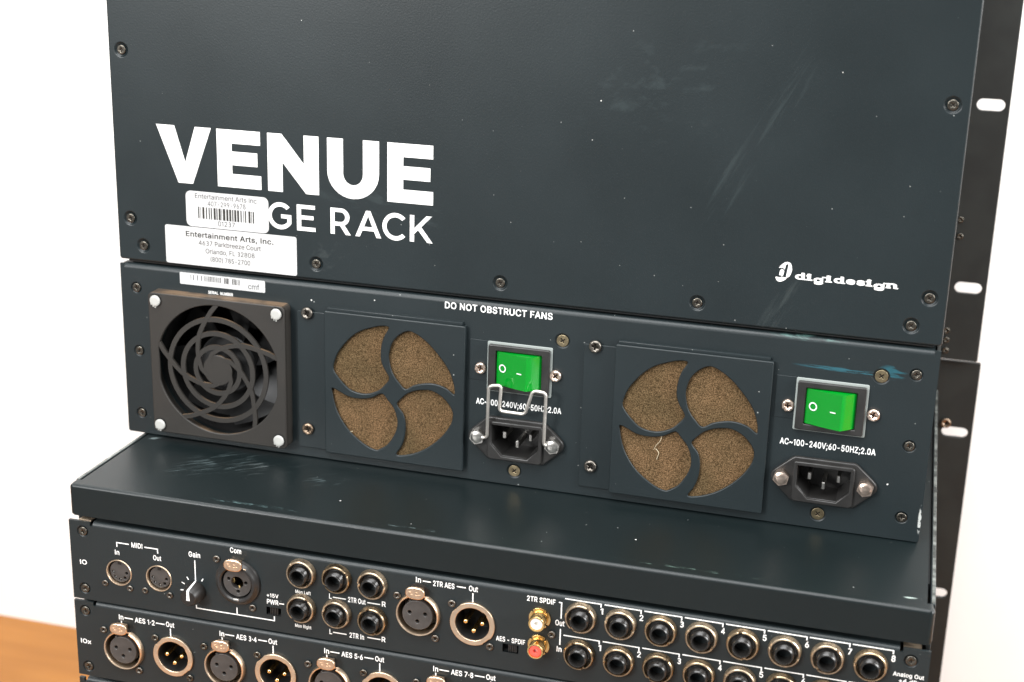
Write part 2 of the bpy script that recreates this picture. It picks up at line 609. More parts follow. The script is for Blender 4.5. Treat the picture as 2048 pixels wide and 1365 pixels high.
GLYPHS = {
    'R': {
        ' ': (188, ''),
        '(': (273, '175,-99 162,-82 142,-42 122,6 104,58 92,110 87,154 84,162 84,246 87,254 92,310 112,402 138,474 158,518 170,538 179,545 235,545 240,542 240,534 207,458 187,398 167,318 162,270 158,258 158,158 167,106 179,62 215,-38 241,-94 239,-99 231,-101 183,-101'),
        ')': (273, '35,-99 34,-90 50,-58 79,14 103,94 116,166 116,246 107,310 95,366 67,458 33,538 35,543 43,545 91,545 100,542 128,490 140,462 174,354 175,338 186,282 186,246 190,230 190,170 187,162 186,138 178,94 162,34 140,-22 116,-74 104,-94 95,-101 43,-101'),
        ',': (188, '36,-122 33,-109 40,-77 41,-57 44,-49 45,-33 52,-1 53,19 63,71 72,74 128,74 136,72 139,67 139,55 89,-121 80,-124 44,-124'),
        '-': (453, '112,185 109,194 109,238 111,246 116,249 332,249 340,247 343,238 343,194 341,186 336,183 120,183'),
        '0': (453, '198,-10 166,-2 142,10 114,30 93,55 73,87 63,111 47,175 47,195 43,211 43,299 46,307 47,331 51,351 63,395 75,423 98,460 126,488 150,504 170,512 218,522 238,522 250,518 266,518 290,510 323,491 347,471 363,451 387,403 401,359 406,319 409,311 409,199 406,191 401,151 383,95 355,47 334,26 306,6 270,-8 250,-12;213,55 238,55 262,63 286,77 296,87 317,123 326,151 334,187 335,211 339,223 339,283 335,295 334,323 326,359 317,387 298,420 290,429 254,450 238,452 226,455 193,447 174,437 156,419 135,383 126,355 118,315 117,287 113,275 113,235 117,223 118,195 126,155 135,127 152,95 175,71 189,63'),
        '1': (300, '150,-3 147,6 146,410 142,412 137,410 66,365 58,365 55,374 55,430 57,438 70,451 110,479 158,513 214,513 219,510 221,502 221,2 218,-3 210,-5 158,-5'),
        '2': (453, '62,-3 59,6 61,50 78,71 126,119 134,131 250,251 276,282 303,322 315,358 314,386 304,414 290,432 258,450 234,455 210,454 193,450 166,436 145,414 134,382 133,362 126,355 74,355 65,358 63,394 69,418 93,462 117,486 130,495 162,511 182,517 210,521 242,521 253,518 270,517 314,499 327,490 359,458 375,430 385,398 385,346 375,314 359,282 343,258 302,209 180,82 168,66 169,62 386,61 393,54 393,2 390,-3 382,-5 70,-5'),
        '3': (440, '193,-13 161,-5 129,11 105,31 88,52 75,76 81,85 105,97 129,107 137,107 142,104 157,82 181,65 201,59 241,60 259,68 281,86 294,104 302,124 302,156 297,173 288,192 265,215 229,229 205,233 165,234 159,240 158,284 161,293 205,296 225,303 241,304 259,312 273,322 284,336 294,368 294,384 286,404 280,416 263,432 245,441 217,445 197,441 181,431 171,424 157,403 149,402 97,425 91,432 96,444 120,476 145,495 165,505 193,515 245,515 265,511 289,501 313,485 334,464 360,416 364,396 364,348 360,328 349,304 338,288 320,268 320,264 345,237 357,220 372,180 376,156 376,128 367,88 342,44 319,20 293,3 257,-10 237,-15'),
        '4': (453, '276,-3 273,6 273,102 270,110 36,111 28,113 25,118 25,170 27,178 44,182 48,185 234,454 272,511 280,513 332,513 341,510 343,502 343,186 348,181 420,181 427,174 427,122 424,113 416,111 348,111 344,108 343,6 341,-2 332,-5 284,-5;127,182 264,181 272,184 272,390 272,393 268,394 250,370 134,198 126,186'),
        '5': (453, '190,-10 162,-4 134,8 106,26 86,46 69,71 59,95 55,119 57,131 66,134 122,134 129,127 136,103 144,91 162,73 194,59 214,54 230,55 250,59 270,66 286,77 300,91 318,131 323,151 323,175 314,207 304,227 278,253 250,267 230,272 198,271 169,263 126,240 110,244 86,244 65,251 63,279 66,287 67,311 70,319 71,347 74,355 75,383 78,391 79,419 82,427 83,455 86,463 87,491 91,507 98,514 142,514 362,514 370,512 373,507 373,455 366,448 162,448 158,447 154,439 149,375 145,363 145,339 141,327 142,318 146,317 186,334 210,338 254,338 274,334 310,320 334,304 346,292 371,259 383,235 393,207 394,187 397,175 397,139 383,91 363,55 331,23 294,2 266,-8 238,-12'),
        '6': (453, '202,-10 154,2 126,18 94,50 77,75 67,99 59,135 59,179 63,203 77,247 101,295 242,504 254,514 314,514 322,512 323,503 305,475 200,323 198,317 202,315 214,318 262,318 298,310 318,300 350,276 375,243 389,207 393,183 393,123 383,91 371,67 350,38 326,18 298,2 254,-12;209,55 238,54 258,59 290,77 311,107 322,143 323,167 318,187 307,215 296,231 274,248 258,255 243,259 214,260 194,255 162,237 148,219 139,203 130,167 130,151 138,115 160,79 186,62'),
        '7': (453, '96,-3 95,6 312,442 311,446 304,447 64,447 59,450 57,458 57,502 60,511 68,513 136,513 388,513 395,506 395,450 393,442 173,2 168,-3 160,-5 104,-5'),
        '8': (453, '194,-10 154,-2 126,10 106,22 69,59 61,71 51,95 47,115 47,151 57,191 77,223 102,248 131,267 113,279 93,299 77,323 67,355 67,407 73,427 89,459 113,483 138,500 158,510 186,518 206,518 222,522 254,518 266,518 298,508 338,484 367,451 379,427 385,407 385,359 377,327 362,302 339,279 321,267 346,252 366,236 385,211 395,191 405,159 405,111 393,75 383,59 359,31 334,14 310,2 278,-8 250,-12;209,55 246,55 266,59 287,67 302,77 316,91 330,123 330,155 319,183 308,199 279,219 246,228 198,227 170,217 158,209 136,187 122,155 122,123 136,91 150,77 166,66 186,59;213,295 234,294 254,299 274,306 290,317 307,343 314,367 314,383 310,399 306,412 296,427 286,437 270,446 238,454 222,456 198,451 166,437 153,423 142,399 138,383 142,351 156,323 178,306'),
        '9': (453, '130,-3 128,2 133,14 252,186 254,192 250,194 238,191 182,191 134,209 105,230 81,262 63,302 59,326 59,378 73,426 93,458 126,491 166,511 194,517 210,521 242,521 282,513 314,499 326,491 355,462 369,442 389,398 393,378 393,318 379,270 351,214 283,110 210,5 198,-5 138,-5;209,250 238,249 258,254 290,272 311,302 322,338 323,362 318,382 311,402 292,430 274,443 243,454 210,454 170,436 152,418 142,403 130,362 130,342 138,310 148,290 174,264 194,254'),
        'A': (479, '14,-3 12,2 23,38 185,482 198,511 206,513 270,513 278,511 283,506 369,274 467,6 466,-3 458,-5 402,-5 390,1 383,14 342,130 338,134 330,135 140,134 90,1 78,-5 22,-5;167,206 306,205 312,206 314,209 283,294 258,374 242,425 238,426 234,419 181,254 166,214'),
        'C': (510, '234,-10 202,-4 178,4 150,18 113,47 98,62 77,91 57,131 47,159 35,219 35,287 43,335 61,387 90,436 129,475 146,488 178,504 206,514 222,518 246,519 254,522 286,522 294,519 314,518 342,510 382,492 407,475 434,448 447,431 469,387 477,359 475,347 466,344 414,344 406,346 387,387 376,403 358,421 349,427 330,438 302,447 282,448 270,452 234,447 209,439 178,421 148,391 127,355 118,327 109,283 109,227 113,215 114,195 122,167 142,126 156,107 186,81 202,72 250,58 282,58 306,63 351,83 377,107 395,135 406,164 414,166 466,166 474,164 477,159 477,147 463,107 455,91 438,66 407,35 390,22 350,2 318,-8 290,-12'),
        'E': (418, '58,-3 55,6 55,502 57,510 66,513 370,513 377,506 377,454 374,449 366,447 132,446 129,438 129,298 132,290 138,289 350,289 359,286 361,278 361,234 359,226 354,223 132,222 129,214 129,66 132,62 138,61 374,61 381,54 381,2 378,-3 370,-5 66,-5'),
        'F': (410, '58,-3 55,6 55,506 58,511 66,513 366,513 371,510 373,502 373,454 366,447 214,447 138,447 130,444 130,284 138,281 346,281 353,274 353,222 350,217 342,215 132,214 129,206 129,2 126,-3 118,-5 66,-5'),
        'H': (517, '58,-3 55,6 55,502 57,510 66,513 118,513 126,511 129,506 129,302 132,294 138,293 384,294 387,302 387,506 394,513 450,513 458,511 461,502 461,6 459,-2 450,-5 398,-5 390,-3 387,2 387,218 384,226 138,227 132,226 129,218 129,2 126,-3 118,-5 66,-5'),
        'I': (185, '58,-3 55,6 55,506 58,511 66,513 118,513 126,511 129,502 129,2 126,-3 118,-5 66,-5'),
        'L': (393, '58,-3 55,6 55,506 58,511 66,513 122,513 129,506 129,278 130,64 138,61 358,61 365,54 365,2 362,-3 354,-5 66,-5'),
        'O': (533, '234,-10 202,-4 178,4 150,18 113,47 98,62 77,91 57,131 43,175 35,223 35,291 43,335 51,363 65,395 89,435 129,475 154,492 178,504 206,514 258,522 282,522 294,518 314,518 330,514 358,504 382,492 411,471 451,427 471,391 493,327 494,307 497,295 497,211 494,203 493,179 485,151 461,99 442,70 403,31 358,6 318,-8 294,-12;245,59 282,58 306,63 342,78 358,89 384,115 395,131 410,163 418,187 423,211 422,303 414,335 398,372 380,399 362,417 326,439 298,447 286,448 266,452 254,448 234,447 206,438 179,423 148,391 137,375 126,352 118,327 109,283 109,227 113,215 114,195 130,147 142,126 159,103 189,79 206,71'),
        'P': (444, '58,-3 55,6 55,502 57,510 66,513 266,513 274,510 290,509 322,499 350,483 366,469 371,466 395,434 405,410 413,374 413,318 409,298 395,262 375,234 362,221 342,207 298,187 282,183 246,183 230,179 132,178 129,170 129,2 126,-3 118,-5 66,-5;132,246 222,245 234,249 262,250 286,257 314,275 322,285 334,310 339,330 339,366 327,402 311,422 294,434 254,446 132,446 129,438 129,254'),
        'a': (389, '136,-12 96,-2 76,8 48,36 39,49 29,73 25,93 25,125 35,157 40,166 67,193 96,208 120,216 160,224 244,233 260,238 268,249 268,277 258,301 244,314 216,325 180,326 143,313 116,292 104,272 92,270 48,282 40,288 37,297 50,321 56,330 79,353 96,366 112,374 160,388 228,388 264,378 301,357 321,333 339,293 343,265 343,5 341,-3 332,-6 284,-6 276,-4 273,1 272,33 268,35 256,20 240,8 212,-6 176,-14;143,53 192,52 212,57 236,71 254,89 268,121 273,149 272,177 268,179 240,172 212,166 188,165 148,157 119,145 106,133 99,117 101,85 106,77 120,63'),
        'b': (424, '203,-11 179,-5 159,5 123,42 119,41 118,2 115,-3 107,-5 59,-5 51,-3 48,2 48,506 51,511 59,513 107,513 116,510 118,502 118,382 118,342 119,337 123,336 147,363 163,375 203,389 255,389 299,375 315,367 347,339 372,302 386,270 394,226 394,150 382,98 364,62 348,38 336,26 299,1 255,-13;198,54 243,54 263,61 279,72 293,86 304,102 319,146 320,166 324,178 324,198 320,210 319,230 311,259 297,286 278,306 259,317 244,322 199,322 174,314 159,304 149,294 132,266 119,218 118,166 128,122 145,90 164,70 183,59'),
        'c': (396, '176,-11 160,-9 136,1 100,21 71,50 51,82 37,118 29,166 29,214 32,222 33,242 41,270 51,294 71,326 99,354 132,375 180,389 236,389 268,381 304,363 320,351 344,327 353,314 367,282 365,274 316,259 304,259 299,262 288,283 279,294 273,302 261,310 232,322 188,323 155,310 132,289 116,263 103,218 103,158 113,118 130,90 152,68 171,58 188,53 232,54 261,66 286,90 299,118 304,121 360,109 365,106 367,94 341,46 317,22 304,13 256,-9 228,-13'),
        'd': (424, '164,-11 136,-3 99,18 71,46 47,90 33,130 29,158 29,218 37,262 51,298 72,331 100,359 136,379 152,385 176,389 216,389 240,385 268,371 300,338 304,339 305,450 305,502 308,511 316,513 368,513 376,511 379,506 379,2 376,-3 368,-5 320,-5 312,-3 309,6 308,42 304,44 272,9 240,-7 212,-13;183,54 224,54 264,72 281,90 296,122 304,150 305,222 295,262 278,290 260,308 228,322 180,322 159,314 144,304 134,294 123,278 112,254 104,226 103,158 117,110 126,94 152,68'),
        'e': (404, '180,-11 164,-9 136,1 99,22 72,49 63,62 51,82 37,118 29,158 29,218 37,258 47,286 72,327 99,354 124,371 160,385 180,389 232,389 268,379 296,367 313,354 341,326 357,298 371,258 375,242 375,214 375,170 368,163 112,163 104,160 103,150 108,130 126,90 140,76 155,66 184,54 236,53 256,59 275,70 286,82 300,103 308,109 352,101 369,94 370,90 365,74 349,46 325,22 312,13 276,-5 240,-13;106,226 299,226 301,238 296,258 284,283 272,297 257,310 232,322 184,323 167,318 148,308 126,286 118,274 108,254 103,234'),
        'f': (253, '80,-3 77,6 77,318 72,323 12,323 4,325 1,334 1,378 8,385 68,385 76,388 77,458 83,474 95,494 116,515 140,527 164,533 224,533 240,527 247,518 235,474 229,466 224,464 212,467 176,466 164,460 158,454 148,434 147,394 150,386 224,385 233,382 235,374 235,330 228,323 156,323 148,320 147,2 144,-3 136,-5 88,-5'),
        'i': (166, '51,-3 48,6 48,378 51,383 59,385 107,385 115,383 118,374 118,2 115,-3 107,-5 59,-5;67,441 55,449 39,468 36,478 38,498 43,507 59,523 75,529 99,527 116,518 128,502 130,494 128,466 116,450 103,441 95,439'),
        'k': (380, '51,-3 48,6 48,502 50,510 59,513 107,513 115,511 118,506 119,225 123,224 127,227 283,383 291,385 359,385 364,382 364,374 347,357 212,222 209,214 372,10 374,2 372,-2 363,-5 299,-5 291,-3 250,46 173,146 157,166 151,168 119,134 118,6 116,-2 107,-5 59,-5'),
        'l': (189, '111,-5 95,-1 71,15 54,44 48,64 48,504 51,513 59,515 111,515 118,508 119,84 124,68 131,61 167,59 175,53 186,8 183,-1 163,-7'),
        'm': (610, '51,-3 48,6 48,374 50,382 55,385 107,385 115,383 118,378 119,346 123,344 147,367 179,385 195,389 247,389 280,374 303,351 319,330 355,367 375,379 403,389 471,389 487,383 515,367 535,347 544,334 554,314 562,282 562,6 560,-2 555,-5 503,-5 494,-2 492,6 492,90 492,254 483,291 471,308 443,322 394,322 370,310 357,298 343,266 342,2 339,-3 331,-5 279,-5 271,-3 268,6 267,274 257,298 239,315 223,322 179,322 155,312 133,290 127,278 119,250 118,2 115,-3 107,-5 59,-5'),
        'n': (410, '51,-3 48,6 48,374 50,382 55,385 107,385 115,383 118,378 119,342 123,340 135,355 155,371 175,381 203,389 247,389 271,385 295,375 316,362 340,334 352,310 362,270 362,106 362,6 360,-2 351,-5 303,-5 294,-2 292,6 292,246 287,266 277,290 259,308 244,318 223,323 195,323 179,318 151,304 137,290 127,270 119,242 118,2 115,-3 107,-5 59,-5'),
        'o': (415, '176,-11 160,-9 136,1 100,21 71,50 51,82 37,118 29,162 29,210 32,222 33,242 51,294 71,326 100,355 132,375 160,385 184,389 240,387 272,379 304,363 324,347 353,314 373,274 383,242 384,222 387,210 387,166 384,154 383,134 373,102 353,62 332,37 304,13 260,-7 236,-13;183,54 232,54 264,68 286,90 296,105 308,138 312,158 312,218 308,238 296,271 286,286 264,308 233,322 184,322 152,308 130,286 120,271 104,222 103,158 113,118 130,90 152,68'),
        'r': (259, '51,-3 48,6 48,378 55,385 111,385 118,378 119,350 123,348 147,371 163,379 191,389 211,389 239,389 248,386 250,378 250,330 248,322 239,319 187,318 154,306 135,287 123,262 119,246 118,2 115,-3 107,-5 59,-5'),
        's': (365, '154,-11 130,-9 114,-3 69,22 41,58 31,90 33,98 94,113 99,110 110,81 122,68 154,54 170,50 190,49 222,58 242,68 256,82 261,90 262,110 252,130 238,141 210,150 150,163 114,175 81,194 57,218 47,238 43,254 43,298 57,330 90,363 138,385 162,389 202,389 238,385 262,375 283,362 306,339 315,326 329,294 327,286 270,272 265,274 252,298 234,315 218,322 202,326 166,326 137,314 120,298 113,278 119,258 126,248 153,234 254,209 278,199 306,179 323,158 333,138 337,118 337,90 327,62 315,42 291,18 278,9 234,-9 218,-10 210,-13'),
        't': (227, '140,-7 104,5 87,18 67,50 61,70 60,320 56,323 8,323 3,326 1,334 1,374 4,383 12,385 56,385 60,388 61,466 64,475 72,477 124,477 131,470 131,446 131,394 134,386 204,385 209,382 211,374 211,334 208,325 200,323 136,323 131,318 132,82 140,65 152,58 196,57 204,55 211,42 212,30 219,6 216,-3 196,-9'),
        'u': (410, '155,-8 127,0 99,16 75,40 66,53 52,89 48,117 48,373 51,382 59,384 107,384 115,382 118,377 118,133 123,113 137,85 151,71 166,61 191,56 215,56 231,61 256,73 269,85 283,109 292,145 292,373 295,382 303,384 351,384 359,382 362,377 362,1 359,-4 351,-6 303,-6 295,-4 292,1 291,37 287,39 259,12 247,4 223,-6 203,-10'),
        'z': (380, '40,-3 37,6 39,50 242,314 241,318 232,319 52,319 47,322 45,330 45,374 47,382 56,385 328,385 336,383 339,378 339,334 337,326 158,94 138,66 139,62 148,61 336,61 341,58 343,50 343,6 341,-2 332,-5 48,-5'),
    },
    'B': {
        ' ': (188, ''),
        '+': (453, '191,18 183,24 179,36 179,148 171,152 63,152 51,156 45,164 43,172 44,228 51,240 63,244 175,244 179,252 179,360 183,372 191,378 199,380 263,378 271,372 275,360 275,248 283,244 391,244 403,240 409,232 411,224 410,168 403,156 391,152 279,152 275,144 275,36 271,24 263,18 255,16'),
        ',': (188, '32,-135 22,-125 20,-109 50,75 56,83 68,87 140,85 150,75 151,51 102,-125 96,-133 88,-136'),
        '-': (453, '108,172 98,182 96,194 97,246 100,254 108,260 120,262 332,262 344,260 354,250 356,238 355,186 352,178 344,172 332,170 120,170'),
        '.': (188, '72,-18 56,-10 48,-2 34,22 32,34 34,62 40,74 56,90 76,102 84,105 100,106 116,102 132,94 154,70 160,46 159,30 154,14 148,2 136,-10 116,-20 84,-22'),
        '0': (453, '190,-22 158,-13 134,-1 106,19 82,47 62,79 51,107 35,171 34,191 30,207 30,299 39,355 52,403 64,431 90,471 118,499 146,517 166,525 214,535 238,535 258,531 274,529 314,513 354,483 374,459 398,411 413,363 422,311 422,199 413,147 396,91 384,67 366,39 342,15 310,-7 258,-24 202,-25;226,67 234,68 265,79 282,91 294,108 305,131 313,155 321,191 326,231 326,279 322,295 322,315 313,355 304,383 282,418 250,437 230,440 210,438 183,427 167,411 158,398 147,375 135,335 126,267 126,239 129,227 130,203 135,175 150,127 163,103 186,80 218,68'),
        '1': (300, '146,-16 138,-10 134,2 133,386 130,389 126,388 66,351 58,351 50,354 44,362 42,370 44,442 62,462 118,502 146,522 158,526 218,525 230,518 234,506 233,-2 226,-14 218,-17 158,-18'),
        '2': (453, '58,-16 50,-10 46,2 46,46 50,58 70,82 114,126 126,142 238,258 265,290 292,330 301,358 302,374 293,406 282,421 254,437 218,442 198,437 178,428 159,410 147,378 144,354 138,346 126,342 66,343 54,350 50,362 50,398 56,422 82,470 110,498 122,506 158,524 178,529 206,534 242,534 274,529 318,512 334,502 370,466 388,434 397,402 398,346 388,310 372,278 354,250 310,198 196,78 198,75 206,74 382,74 394,72 402,66 405,58 404,-6 398,-14 386,-18 70,-18'),
        '3': (440, '181,-24 157,-18 125,-2 101,17 69,57 62,72 62,80 66,88 77,98 101,110 129,120 141,120 149,116 167,92 185,78 201,73 237,73 253,81 273,96 283,112 289,132 289,156 277,184 257,204 237,212 205,220 165,220 153,225 147,232 145,240 145,288 149,300 157,306 201,309 221,316 237,317 252,324 265,334 272,344 281,376 273,400 261,416 245,426 221,432 194,424 181,415 165,393 149,388 121,398 86,416 79,424 78,436 85,452 106,480 133,504 161,518 193,528 249,528 269,524 293,514 321,496 345,472 356,456 371,424 377,400 377,344 373,324 360,296 338,268 338,264 357,244 368,228 385,184 389,160 389,128 379,84 353,36 325,9 297,-10 265,-22 241,-28 197,-28'),
        '4': (453, '272,-16 264,-10 261,-2 260,90 256,98 32,98 20,102 14,110 12,118 12,174 16,186 24,192 36,195 43,202 231,474 260,518 268,524 336,526 344,524 352,518 356,502 356,198 364,194 424,193 436,186 440,174 440,118 438,110 432,102 420,98 360,98 356,94 356,2 352,-10 344,-16 336,-18;160,194 252,194 260,198 260,342 259,350 256,352 153,202 152,196'),
        '5': (453, '182,-22 154,-15 126,-3 98,15 74,39 56,67 47,91 42,119 43,131 46,139 54,145 62,147 130,145 140,135 146,113 154,100 170,84 198,72 222,67 262,77 278,88 289,99 305,135 310,155 310,171 301,203 293,219 270,242 246,254 226,259 202,258 174,250 138,231 126,227 106,231 82,232 66,236 58,239 52,247 50,279 58,327 62,383 66,399 71,459 74,471 74,491 79,511 86,523 94,526 138,527 366,527 378,523 384,515 386,507 385,451 382,443 374,437 362,435 174,435 166,431 162,375 158,359 159,343 162,340 206,351 254,351 278,346 318,331 350,307 366,291 382,267 396,239 404,215 410,179 409,135 396,87 374,47 338,11 298,-11 270,-20 238,-25 194,-25'),
        '6': (453, '190,-21 150,-11 118,7 82,43 64,71 55,95 46,135 46,183 55,223 64,251 90,303 202,471 238,519 246,525 254,527 322,526 330,523 336,515 338,507 334,495 227,335 234,331 270,330 306,321 326,311 358,287 378,263 388,247 396,227 405,191 406,123 401,103 384,63 362,31 350,19 318,-3 302,-11 258,-24 206,-25;222,67 234,67 254,72 281,87 300,115 310,151 309,167 301,195 285,223 258,241 234,247 218,247 198,242 170,226 152,199 142,159 151,119 170,88 194,73'),
        '7': (453, '92,-16 82,-6 80,2 82,10 291,430 284,434 68,434 52,438 46,446 44,458 44,506 46,514 52,522 64,526 152,526 392,525 400,522 407,510 408,446 402,430 184,-6 176,-14 164,-18'),
        '8': (453, '182,-21 150,-15 114,1 98,11 58,51 48,67 39,91 34,111 34,155 44,195 62,227 104,267 78,295 64,319 54,355 55,411 60,431 78,467 106,495 134,513 150,521 182,530 222,535 266,531 302,521 346,495 378,459 392,431 398,407 398,355 393,335 388,319 374,295 351,271 349,267 378,243 394,223 408,195 418,159 417,107 404,67 394,51 366,19 338,1 298,-16 258,-24 198,-25;222,67 238,67 262,72 282,80 305,99 318,131 318,147 313,163 298,190 272,207 250,214 234,215 202,214 178,206 166,198 146,178 134,147 134,131 139,115 146,100 154,91 178,76;226,307 262,316 281,327 296,351 302,375 293,407 282,423 262,434 230,442 202,438 174,426 166,418 156,399 151,379 155,355 170,328 190,316'),
        ';': (188, '32,-135 22,-125 20,-109 50,75 56,83 68,87 140,85 150,75 151,51 102,-125 96,-133 88,-136;76,259 64,267 46,287 40,311 41,331 46,347 68,371 80,377 120,379 132,375 152,359 162,343 167,327 168,311 162,287 140,263 128,257 88,255'),
        'A': (479, '10,-16 2,-10 -2,2 12,46 172,486 184,514 190,522 202,526 274,526 286,522 294,514 376,290 480,10 481,-2 474,-14 462,-18 398,-18 390,-16 382,-10 372,6 336,110 330,120 326,122 158,122 150,121 147,118 112,18 104,-2 98,-10 90,-16 82,-18;194,218 286,218 295,222 252,346 242,379 238,383 234,376 184,226 183,222 186,219'),
        'B': (456, '54,-16 44,-6 42,6 42,502 46,518 54,524 62,526 278,525 314,517 342,506 358,494 390,462 398,450 413,414 414,390 418,374 414,358 413,338 398,302 382,282 367,270 367,266 410,226 424,202 433,174 433,102 428,82 410,46 382,18 366,8 342,-4 310,-13 278,-18 66,-18;150,74 258,74 294,83 318,95 325,102 332,114 338,138 328,170 309,194 278,209 250,214 146,214 142,206 142,82 142,78;150,302 238,302 262,307 290,319 306,335 318,366 312,398 305,410 297,418 274,429 250,434 146,434 142,426 142,310 142,306'),
        'C': (510, '222,-21 198,-16 170,-7 142,7 114,27 90,51 74,71 44,127 31,171 22,223 22,291 31,339 40,371 56,407 78,443 122,487 142,501 174,517 218,530 238,531 254,535 286,535 318,530 362,517 386,505 414,487 446,455 460,435 480,395 485,379 490,351 488,343 482,335 470,331 402,333 392,343 378,375 366,394 350,410 337,419 298,434 270,438 238,434 210,425 186,410 159,383 139,347 127,307 122,279 122,231 127,199 136,167 154,132 174,107 198,89 222,80 254,71 278,71 302,76 345,95 366,115 384,143 392,167 402,177 414,179 474,178 482,175 489,163 489,143 476,103 466,83 446,55 418,27 398,11 354,-11 322,-20 290,-25 238,-25'),
        'D': (502, '54,-16 44,-6 42,6 42,502 46,518 54,524 62,526 270,525 326,512 370,490 402,462 434,430 458,382 469,350 478,306 478,206 473,174 464,142 452,114 434,82 414,58 390,34 362,16 314,-5 254,-18 66,-18;150,74 230,74 274,83 294,90 322,107 350,135 365,166 377,206 382,238 382,270 377,302 368,338 358,361 334,394 310,412 266,429 230,434 150,434 142,430 142,82 142,78'),
        'E': (418, '54,-16 44,-6 42,6 42,502 46,518 54,524 66,526 374,525 382,522 389,510 389,450 382,438 370,434 146,434 142,426 142,310 146,302 354,302 362,300 370,294 374,282 374,230 370,218 362,212 350,210 146,210 142,202 142,82 142,78 150,74 370,74 382,72 390,66 393,58 393,-2 386,-14 374,-18 66,-18'),
        'F': (410, '54,-16 44,-6 42,6 42,502 44,514 50,522 62,526 362,526 374,524 382,518 386,506 386,454 384,446 378,438 366,434 258,434 150,434 142,430 142,298 150,294 342,294 354,292 362,286 365,278 364,214 358,206 346,202 146,202 142,194 142,6 140,-6 134,-14 122,-18'),
        'G': (520, '222,-21 198,-16 170,-7 142,7 110,31 86,55 68,79 52,107 32,163 27,183 26,203 22,219 22,291 27,323 35,355 48,391 74,439 86,455 110,479 138,499 170,517 198,526 250,535 282,535 314,530 350,521 374,511 402,495 426,475 446,455 472,415 480,399 490,367 488,343 478,333 466,331 406,332 394,339 374,378 362,395 342,414 322,425 298,434 266,438 222,430 198,419 167,395 148,367 131,323 122,275 122,231 127,199 136,167 154,132 167,115 198,89 222,80 254,71 282,71 306,76 326,83 354,100 369,115 384,143 393,171 394,175 390,179 286,179 278,181 270,187 266,199 266,255 270,267 278,273 290,275 478,275 486,273 494,267 498,255 498,203 494,187 494,159 489,135 480,107 468,83 446,51 418,23 394,7 366,-7 342,-15 298,-25 238,-25'),
        'H': (517, '54,-16 44,-6 42,6 42,502 46,518 54,524 62,526 122,526 134,522 140,514 142,502 142,314 142,310 150,306 370,306 374,314 374,502 376,514 382,522 394,526 454,526 462,524 470,518 474,502 474,6 470,-10 462,-16 454,-18 394,-18 382,-14 376,-6 374,6 374,206 370,214 150,214 146,214 142,206 142,6 140,-6 134,-14 122,-18'),
        'I': (185, '54,-16 44,-6 42,6 43,510 50,522 58,525 118,526 130,524 140,514 142,502 141,-2 134,-14 126,-17 66,-18'),
        'L': (393, '54,-16 44,-6 42,6 43,510 50,522 62,526 126,525 134,522 140,514 142,502 142,298 142,78 150,74 354,74 366,72 374,66 377,58 377,-2 370,-14 358,-18 66,-18'),
        'M': (628, '54,-16 44,-6 42,6 42,502 44,514 54,524 66,526 150,526 162,522 170,514 314,144 318,146 321,154 340,210 456,510 470,524 482,526 566,526 578,522 584,514 586,502 586,282 586,2 582,-10 574,-16 562,-18 502,-17 490,-10 487,-2 486,290 485,298 482,304 360,-6 350,-16 338,-18 286,-18 278,-16 270,-10 146,296 143,290 142,282 141,-2 134,-14 126,-17 66,-18'),
        'N': (523, '54,-16 44,-6 42,6 42,502 46,518 54,524 62,526 134,526 146,522 154,514 362,187 378,165 381,170 382,178 383,510 390,522 398,525 458,526 470,524 480,514 482,502 482,6 478,-10 470,-16 458,-18 386,-18 378,-16 370,-10 146,344 143,342 142,334 141,-2 134,-14 126,-17 66,-18'),
        'O': (533, '222,-21 198,-16 170,-7 130,15 114,27 90,51 66,83 44,127 31,171 22,219 23,295 31,339 39,367 56,407 78,443 122,487 142,501 174,517 218,530 258,535 282,535 306,531 318,530 362,517 402,495 422,479 446,455 462,435 476,411 501,347 510,299 510,211 506,195 505,175 492,131 470,87 454,63 410,19 362,-7 322,-20 294,-25 238,-25;258,71 278,71 302,76 334,89 354,103 373,123 386,143 397,167 410,215 409,299 401,331 386,366 366,395 341,415 310,430 278,436 266,438 238,434 210,425 190,414 162,387 150,370 139,347 127,307 122,279 122,231 127,199 136,167 154,132 170,111 195,91 234,76'),
        'P': (444, '54,-16 44,-6 42,6 42,502 46,518 54,524 62,526 266,526 294,521 326,512 358,494 371,482 382,474 408,438 417,414 425,378 425,314 420,290 406,254 386,226 370,210 350,196 318,180 286,171 250,170 234,166 146,166 142,158 142,6 140,-6 134,-14 122,-18;150,258 218,258 234,262 258,263 278,268 306,286 321,314 326,334 326,362 316,394 306,409 298,414 288,422 246,434 150,434 142,430 142,266 142,262'),
        'R': (449, '54,-16 44,-6 42,6 42,502 44,514 50,522 66,526 270,526 298,521 338,508 362,494 398,458 416,422 425,390 425,314 416,282 404,258 394,242 374,222 350,205 343,198 356,170 444,10 445,-2 438,-14 422,-18 354,-18 342,-14 332,-2 238,174 230,178 150,178 146,178 142,170 142,6 140,-6 134,-14 122,-18;150,274 254,274 286,283 306,294 321,318 326,338 326,366 318,394 302,414 282,425 246,434 146,434 142,426 142,282 142,278'),
